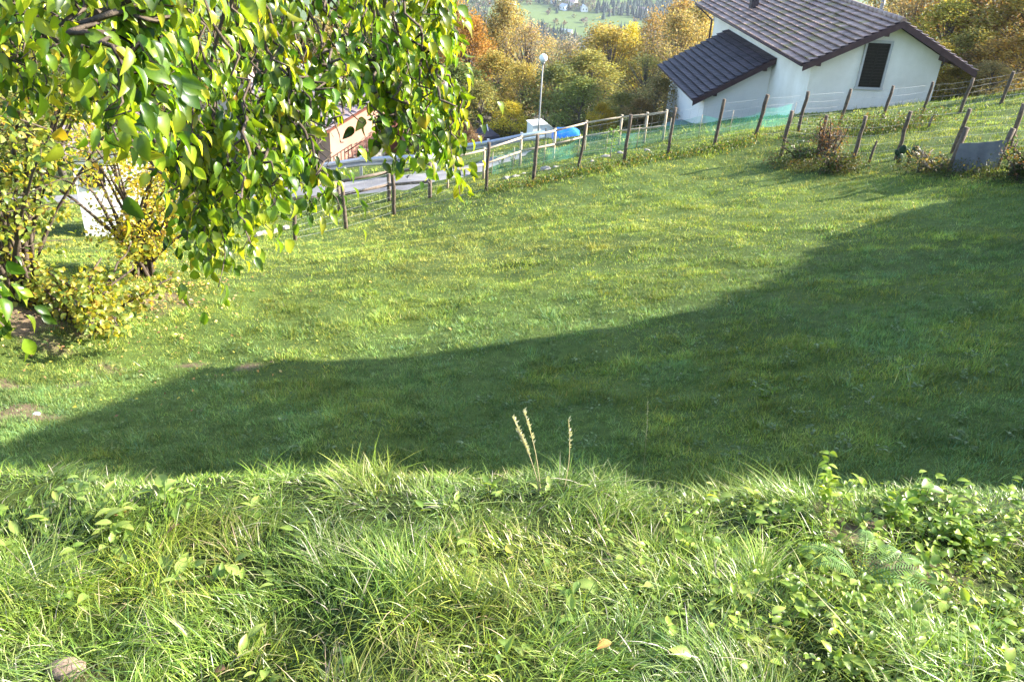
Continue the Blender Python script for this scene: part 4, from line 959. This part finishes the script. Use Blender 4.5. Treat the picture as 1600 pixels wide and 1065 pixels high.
rail_fence('roadside_fence', 'dark two-rail wooden fence in front of the road behind the hanging leaves', [(425, 287), (528, 279), (607, 263), (672, 256)], 1.0, (.9, .5), M['darkwood'], .045)
rail_fence('rail_fence', 'pale wooden two-rail fence leading to the left wall of the annex', [(700, 246), (757, 232), (815, 213), (868, 202), (917, 190), (972, 181), (1012, 177), (1042, 173)], .95, (.96, .5), M['railwood'], .032)
def guard_rail():
    tops = [(430, 266), (490, 259), (560, 250), (645, 243), (713, 229), (762, 220), (815, 210), (852, 205)]; hgt = .72; bs = []
    for px, py in tops:
        for D in np.arange(24, 50, .05):
            x, y, z = at(px, py, D)
            if z - h1(x, y) <= hgt: break
        bs.append(Vector((x, y + .35, h1(x, y + .35))))
    o = bs[0]; t = thing('guard_rail', 'galvanised metal guard rail along the far side of the road', 'guard rail', o)
    prof = [(-.02, .0), (-.08, .05), (-.08, .11), (0, .155), (-.08, .20), (-.08, .26), (-.02, .31)]
    V = []; F = []; k = len(prof)
    for b in bs:
        for y, z in prof: V.append(b - o + Vector((0, y, hgt - .31 + z)))
    for i in range(len(bs) - 1):
        for j in range(k - 1): a = i * k + j; F.append((a, a+k, a+k+1, a+1))
    mb = MB(); mb.add(V, F); mb.add([v + Vector((0, .006, 0)) for v in V], [f[::-1] for f in F]); mb.build('beam', M['metal'], t)
    for i in range(len(bs) - 1):
        L = (bs[i+1] - bs[i]).length; n = max(1, int(L / 2))
        for j in range(n): p = bs[i].lerp(bs[i+1], j / n); MB().box(p - o + Vector((0, .06, .25)), (.1, .06, 1.0)).build('post', M['metal'], t)
guard_rail()

# ------------------------------------------------------------------ street lamp, utility pole
def lamp():
    x, y, zt_ = at(849, 91, 37.5); xb, yb = x, y; zb = h1(xb, yb); t = thing('street_lamp', 'street lamp with a white globe on a slender grey pole behind the guard rail', 'street lamp', (x, y, zb)); h = zt_ - zb
    MB().tube([Vector((0, 0, -.3)), Vector((0, 0, 1.0)), Vector((0, 0, h - .22))], [.045, .04, .03], 10).build('pole', M['pole'], t)
    MB().tube([Vector((0, 0, h - .26)), Vector((0, 0, h - .15))], [.06, .09], 12).build('collar', M['pole'], t)
    MB().sphere((0, 0, h), .175, 20, 14).build('globe', M['globe'], t)
lamp()
def upole():
    x, y, z = at(1391, -40, 52); zb = h1(x, y); t = thing('utility_pole', 'pale utility pole rising behind the roof ridge', 'pole', (x, y, zb)); MB().tube([Vector((0, 0, -.5)), Vector((0, 0, z - zb))], [.13, .1], 10).build('shaft', M['pole'], t)
    MB().box((0, 0, z - zb - .5), (1.1, .1, .1)).build('crossarm', M['pole'], t)
    top = Vector((x, y, z - .45))
    for i, (q, lab) in enumerate([(at(1900, 20, 60), 'overhead cable running right from the utility pole'), (at(1120, -60, 70), 'overhead cable running left from the utility pole')]):
        e_ = Vector(q); pts = [top.lerp(e_, j / 12) - Vector((0, 0, 4 * .9 * (j / 12) * (1 - j / 12))) for j in range(13)]
        mb = MB(); mb.tube([p - top for p in pts], .018, 4, cap=False); o = mb.build('cable', M['wire']); o.location = top; props(o, lab, 'cable')
upole()

# ------------------------------------------------------------------ houses and things by the road
def salmon():
    D = 44; xL, yL, _ = at(503, 250, D); xR, yR, _ = at(690, 250, D); w = math.hypot(xR - xL, yR - yL); ang = math.atan2(yR - yL, xR - xL) + .62
    cx, cy = (xL + xR) / 2, (yL + yR) / 2; zb = h1(cx, cy) - .2; l = 8
    _, _, ze = at(503, 178, D); hw = ze - zb
    ax = Vector((-math.sin(ang), math.cos(ang), 0)); loc = Vector((cx, cy, zb)) + ax * (l / 2)
    t = thing('salmon_house', 'salmon pink house with a faded tiled roof behind the hanging leaves', 'house', loc, ang); hr = w / 2 * math.tan(R(20)); over = .5
    MB().prism([(-w/2, -2), (w/2, -2), (w/2, hw), (0, hw + hr - .15), (-w/2, hw)], -l/2, l/2).build('wall', M['salmon'], t)
    r_ = MB(); s = hr / (w / 2)
    for sg in (-1, 1): x1 = sg * (w/2 + over); z1 = hw - s * over; r_.prism([(0, hw + hr - .02), (x1, z1 - .02), (x1, z1 - .14), (0, hw + hr - .14)], -l/2 - over, l/2 + over)
    r_.build('roof_deck', M['brown'], t)
    tl = MB()
    for sg in (-1, 1): tiled_slope(tl, 0, hw + hr, sg * (w/2 + over), hw - s * over, -l/2 - over, l/2 + over, course=.4, tw=.4)
    tl.build('roof', M['pinktile'], t)
    MB().box((w * .12, -l/2 - .03, 1.05), (.95, .1, 2.1)).build('door', M['brown'], t)
    for x in (w * .33,):
        f = MB().box((x, -l/2 - .02, hw * .62), (.85, .08, 1.1)).build('window', M['frame'], t); MB().box((x, -l/2 - .07, hw * .62), (.7, .04, .95)).build('pane', M['shutter'], f)
    # outdoor stair railing
    rl = MB(); p0 = Vector((-w * .46, -l/2 - .9, .1)); p1 = Vector((-w * .08, -l/2 - .9, 1.0))
    for z in (.15, .95): rl.tube([p0 + Vector((0, 0, z)), p1 + Vector((0, 0, z))], .03, 6)
    for j in range(12): q = p0.lerp(p1, j / 11); rl.tube([q, q + Vector((0, 0, .95))], .02, 5)
    rl.build('railing', M['brown'], t)
    st = MB()
    for j in range(7): q = p0.lerp(p1, j / 6.5); st.box((q.x, -l/2 - .5, q.z / 2 - .5), (w * .06, .85, q.z + 1.0))
    st.build('steps', M['stone'], t)
salmon()
x, y, z = at(380, 95, 58); box_house('grey_roofed_house', 'pale house with a faded roof glimpsed through the leaves left of the salmon house', (x, y, h1(x, y)), .3, 8, 9, z - h1(x, y) - 2, 2, M['plaster'], M['pinktile'])
def outbuilding():
    a = G(118, 372); b = G(200, 372); ang = .45; w = 1.9; _, _, zt_ = at(160, 222, math.hypot(a.x, a.y)); h = zt_ - a.z
    t = thing('white_outbuilding', 'small bright white outbuilding behind the left shrubs', 'outbuilding', a.lerp(b, .5) + Vector((0, 1.4, 0)), ang)
    MB().prism([(-w/2, -1), (w/2, -1), (w/2, h), (-w/2, h - .25)], -1.1, 1.1).build('wall', M['bright_plaster'], t)
    MB().prism([(-w/2 - .2, h - .28), (w/2 + .2, h + .03), (w/2 + .2, h + .13), (-w/2 - .2, h - .18)], -1.3, 1.3).build('roof', M['pinktile'], t)
    MB().box((-.5, -1.12, 1.5), (.4, .06, .5)).build('window', M['shutter'], t)
outbuilding()
def yard_things():
    x, y, z = at(844, 200, 39); zb = h1(x, y); t = thing('white_shed', 'small white flat-roofed shed behind the guard rail beside the lamp pole', 'shed', (x, y, zb), .35); h = max(.8, z - zb)
    MB().prism([(-.5, -.4), (.5, -.4), (.5, h - .22), (.2, h), (-.5, h - .05)], -.4, .4).build('wall', M['bright_plaster'], t)
    MB().prism([(-.54, h - .04), (.2, h + .01), (.55, h - .24), (.55, h - .21), (.2, h + .04), (-.54, h - .01)], -.45, .45).build('roof', M['bright_plaster'], t)
    MB().box((.12, -.42, h * .45), (.05, .04, h * .7)).build('door_edge', M['pole'], t)
    x, y, z = at(887, 199, 36.0); zb = h1(x, y); h = max(.5, z - zb)
    mb = MB(); n = 12; V = []; F = []
    for i in range(n + 1):
        for j in range(n + 1):
            u, v = i / n - .5, j / n - .5; q = max(abs(u), abs(v)) * 2; zz = h * (1 - q ** 5) * (.82 + .18 * math.sin(u * 7 + 1) * math.cos(v * 5)) ; V.append((u * 1.3, v * 1.1, zz))
    for i in range(n):
        for j in range(n): a = i * (n+1) + j; F.append((a, a+n+1, a+n+2, a+1))
    mb.add(V, F, True); o = mb.build('blue_tarpaulin', M['blue']); o.location = (x, y, zb); props(o, 'bright blue tarpaulin covering a heap behind the rail fence', 'tarpaulin')
    x, y, z = at(758, 196, 42); zb = h1(x, y); h = max(.8, z - zb)
    t = thing('covered_heap', 'dark grey pointed cover over a heap left of the lamp pole', 'cover', (x, y, zb), .5)
    mb = MB(); mb.add([(-.7, -.6, -.3), (.7, -.6, -.3), (.7, .6, -.3), (-.7, .6, -.3), (-.58, -.5, h * .55), (.58, -.5, h * .55), (.58, .5, h * .55), (-.58, .5, h * .55), (0, -.1, h), (.1, .1, h)], [(0,1,5,4),(1,2,6,5),(2,3,7,6),(3,0,4,7),(4,5,8),(5,6,9,8),(6,7,9),(7,4,8,9)]); mb.build('cover_sheet', M['darktarp'], t)
    MB().tube([Vector((.1, -.55, 0)), Vector((.02, -.15, h + .1))], .03, 6).build('pole', M['metal'], t)
yard_things()
for (px, py, D, r, cc, lab) in [(712, 192, 43, 1.1, (.24, .16, .10), 'low reddish-brown bush between the salmon house and the covered heap'), (728, 205, 40, .8, (.22, .15, .10), 'small reddish heap of brush behind the guard rail'), (692, 180, 46, .9, (.16, .17, .07), 'small grey-green bush under the salmon house eave'), (940, 178, 40, .8, (.40, .32, .05), 'little yellow bush behind the pale rail fence'), (1000, 170, 41, 1.0, RU, 'low brown bush behind the pale rail fence near the annex')]:
    put_tree(px, py, D, r, cc, 4, lab, 'bushes behind the road', 'small_bush', 'bush')
# pale kerb line at the left end of the fence
a, b = G(395, 371), G(450, 357); d = b - a; o = MB()
for j in range(8):
    p = d * (j / 8); o.box((p.x + d.x / 16, p.y + d.y / 16, .02 + h1(a.x + p.x, a.y + p.y) - a.z), (d.length / 8 * .97, .12, .1), Matrix.Rotation(math.atan2(d.y, d.x), 3, 'Z'))
o = o.build('kerb', M['stone']); o.location = a; props(o, 'pale stone kerb on the grass at the foot of the leftmost fence post', 'kerb')

# ------------------------------------------------------------------ weeds, fern and stalks in the foreground
def tuft(name, label, spots, cat, n_per, ls, cols, wts, rise=.5, wid=(.5, .8), kind=None, group=None, one=True, mat='shrubleaf'):
    pos = []; dr = []; nn = []; sz = []; rr = random.Random(len(spots) * 7 + n_per)
    for (x, y, s) in spots:
        z = h1(x, y)
        for i in range(n_per):
            a = rr.uniform(0, 6.28); e = rr.uniform(.15, 1.0) * rise; pos.append((x + rr.gauss(0, .02) * s, y + rr.gauss(0, .02) * s, z + rr.uniform(.0, .07) * s)); dr.append((math.cos(a), math.sin(a), e)); nn.append((rr.gauss(0, .25), rr.gauss(0, .25), 1)); sz.append(ls * s * rr.uniform(.6, 1.2))
    k = len(pos); o = bulk(name, *LT, np.array(pos), rotmats(np.array(dr), np.array(nn)), np.array(sz), palette(k, cols, wts) * rng.uniform(.8, 1.2, (k, 1)), M[mat], width=rng.uniform(*wid, k)); props(o, label, cat, group, kind); return o
def spot(px, py, s=1.0): g = G(px, py, 1.2, 12); return (g.x, g.y, s)
rr = random.Random(19)
sp = [spot(rr.uniform(-60, 420), rr.uniform(775, 940), rr.uniform(.7, 1.2)) for _ in range(26)] + [spot(rr.uniform(-60, 1660), rr.uniform(770, 1065), rr.uniform(.5, 1.0)) for _ in range(40)]
tuft('broadleaf_weeds', 'broad-leaved weeds growing among the long grass of the bank', sp, 'weeds', 5, .058, [(.22, .32, .07), (.28, .38, .10), (.15, .25, .05)], [4, 3, 3], 1.0, (.55, .9), 'stuff')
sp = [spot(rr.gauss(1400, 190), rr.uniform(770, 1070), rr.uniform(.6, 1.2)) for _ in range(260)]
tuft('creeping_weeds', 'small-leaved creeping weeds covering the right part of the bank', sp, 'weeds', 8, .032, [(.16, .26, .035), (.25, .36, .05), (.10, .18, .03), (.34, .44, .10)], [4, 4, 3, 1], .9, (.7, 1.1), 'stuff')
sp = []
for _ in range(420):
    g = G(rr.uniform(0, 1600), rr.uniform(430, 715), 5); sp.append((g.x, g.y, rr.uniform(.6, 1.6)))
tuft('clover_and_dandelions', 'clover and dandelion leaves scattered through the shaded lawn', sp, 'weeds', 8, .034, [(.10, .17, .05), (.13, .20, .07), (.09, .15, .04), (.17, .24, .11)], [4, 3, 4, 1], .35, (.5, 1.0), 'stuff')
# fallen yellow leaves near the shrubs
sp = []
for _ in range(230):
    g = G(rr.gauss(230, 150), rr.gauss(520, 60), 5)
    sp.append((g.x, g.y, rr.uniform(.6, 1.2)))
for _ in range(420):
    g = G(rr.gauss(265, 45), rr.gauss(448, 20), 5); sp.append((g.x, g.y, 1))
for _ in range(7): sp.append(spot(rr.uniform(0, 1600), rr.uniform(800, 1060), .6))
pos = np.array([(x, y, h1(x, y) + random.uniform(.02, .05)) for x, y, s in sp]); n = len(pos)
o = bulk('fallen_leaves', *LT, pos, rotmats(np.stack([rng.normal(size=n), rng.normal(size=n), rng.normal(0, .2, n)], 1), np.stack([rng.normal(0, .4, n), rng.normal(0, .4, n), np.ones(n)], 1)), rng.uniform(.03, .055, n), palette(n, [(.45, .42, .06), (.50, .28, .08), (.26, .14, .07), (.62, .5, .2)], [4, 3, 3, 1]), M['dryleaf'], width=rng.uniform(.8, 1.1, n)); props(o, 'fallen yellow and brown leaves strewn over the lawn by the left shrubs', 'fallen leaves', kind='stuff')
def fern(px, py, seed=2):
    g = G(px, py, 1.2, 12); t = thing('fern', 'light green feathery fern spreading flat on the right of the bank', 'fern', g); rr = random.Random(seed)
    for k, a in enumerate([-.5, -.1, .25, .6, 2.6, 3.1, 1.2]):
        V = []; F = []; L = rr.uniform(.15, .22); mb = MB(); prev = None
        ca, sa = math.cos(a), math.sin(a)
        def pt(u): return Vector((ca * L * u, sa * L * u, .05 + .10 * math.sin(u * 2.2) * 1.0 - .05 * u))
        mb.tube([pt(j / 8) for j in range(9)], .0016, 4, cap=False, col=(.14, .24, .05))
        for j in range(3, 26):
            u = j / 26; p = pt(u); wl = .034 * math.sin(math.pi * (u * .92 + .06)) ** .8
            for sg in (-1, 1):
                sd_ = Vector((-sa, ca, 0)) * sg; fw = Vector((ca, sa, 0)); e_ = p + sd_ * wl + fw * wl * .45 - Vector((0, 0, wl * .2)); wv = fw * .0016
                m_ = p.lerp(e_, .5) + Vector((0, 0, .003)); g_ = rr.uniform(.8, 1.25); mb.add([p - wv * .6, p + wv * .6, m_ + wv * 1.2, e_, m_ - wv * 1.2], [(0, 1, 2, 4), (4, 2, 3)], False, (.17 * g_, .29 * g_, .07 * g_))
        mb.build('frond', M['grass'], t)
fern(1335, 925)
def stalks(px, py, tops, label, name='seed_stalk', dens=60):
    g = G(px, py, 1.2, 12); t = thing(name, label, 'grass stalk', g); rr = random.Random(px)
    for (tx, ty) in tops:
        D = math.hypot(g.x, g.y); tip = Vector(at(tx, ty, D)) - g; mb = MB(); pts = [Vector((0, 0, 0)).lerp(tip, j / 8) + Vector((.012 * math.sin(j / 8 * 3.1), 0, 0)) for j in range(9)]
        mb.tube(pts, [.0014] * 9, 4, cap=False, col=(.52, .44, .26)); 
        for j in range(dens):
            u = rr.uniform(.6, 1.0); f = u * 8; i = min(7, int(f)); p = pts[i].lerp(pts[i+1], f - i); d = Vector((rr.gauss(.15, .5), rr.gauss(0, .5), 1)).normalized() * rr.uniform(.009, .018); s_ = Vector((d.z, 0, -d.x)).normalized() * .0022
            mb.add([p, p + d * .5 + s_, p + d, p + d * .5 - s_], [(0, 1, 2, 3)], False, (.74, .66, .48))
        mb.build('seed_head', M['grass'], t)
stalks(845, 775, [(800, 650), (818, 640), (806, 668)], 'pale dry seed heads of grass standing above the crest of the bank, left group')
stalks(880, 770, [(888, 655)], 'thin dry seed head right of the paler group', dens=22)
stalks(1000, 770, [(1012, 628)], 'faint reddish seed stalk above the middle of the crest')
small_plant(1290, 805, 'leafy yellow-green sprig standing tallest on the right of the bank', .24, 70, .034, [(.28, .40, .06), (.22, .34, .05)], [1, 1], 'leafy_sprig', 'plant', .07, 5, 4, tmin=1.2, trunk=.0025)
small_plant(1400, 830, 'spreading light green sprig right of the tallest one', .15, 70, .036, [(.22, .34, .05), (.16, .28, .04)], [1, 1], 'leafy_sprig', 'plant', .10, 6, 5, tmin=1.2, trunk=.0025)
small_plant(1440, 800, 'upright dock-like plant with long leaves at the right crest', .14, 14, .055, [(.15, .27, .04)], [1], 'dock_plant', 'plant', .05, 7, 3, tmin=1.2, trunk=.003)
small_plant(1500, 860, 'bushy bright green weed near the right edge of the bank', .10, 90, .042, [(.20, .32, .04), (.14, .25, .03)], [1, 1], 'bushy_weed', 'plant', .12, 8, 6, tmin=1.2, trunk=.0025)
small_plant(150, 800, 'tall round-leaved weed leaning above the crest at the left', .16, 26, .05, [(.22, .32, .09), (.16, .26, .07)], [1, 1], 'round_leaved_weed', 'plant', .09, 9, 4, tmin=1.2, trunk=.0025)
small_plant(255, 790, 'single broad-leaved sprig on the crest left of the middle', .13, 9, .06, [(.25, .36, .10)], [1], 'broad_leaved_sprig', 'plant', .04, 10, 2, tmin=1.2, trunk=.0025)
g = G(1190, 625, 5); 
small_plant(1190, 625, 'bright green tuft alone in the shaded lawn', .2, 120, .05, [(.16, .26, .03), (.10, .18, .03)], [1, 1], 'green_tuft', 'plant', .14, 11, 8, tmin=5, trunk=.003)

# ------------------------------------------------------------------ air
def haze():
    mt, n, out = newmat('haze_air'); v = N(n, 'ShaderNodeVolumePrincipled'); v.inputs['Color'].default_value = (.72, .82, 1, 1); v.inputs['Density'].default_value = .00011; v.inputs['Anisotropy'].default_value = .2
    n.links.new(v.outputs[0], out.inputs['Volume'])
    zlo = float(gz.min()) - 1; zhi = float(gz.max()) + 12
    o = MB().box((0, (7100 - 310) / 2, (zlo + zhi) / 2), (12400, 7430, zhi - zlo)).build('haze', mt); props(o, 'thin blue autumn haze over the valley', 'haze', kind='stuff')
if True: haze()
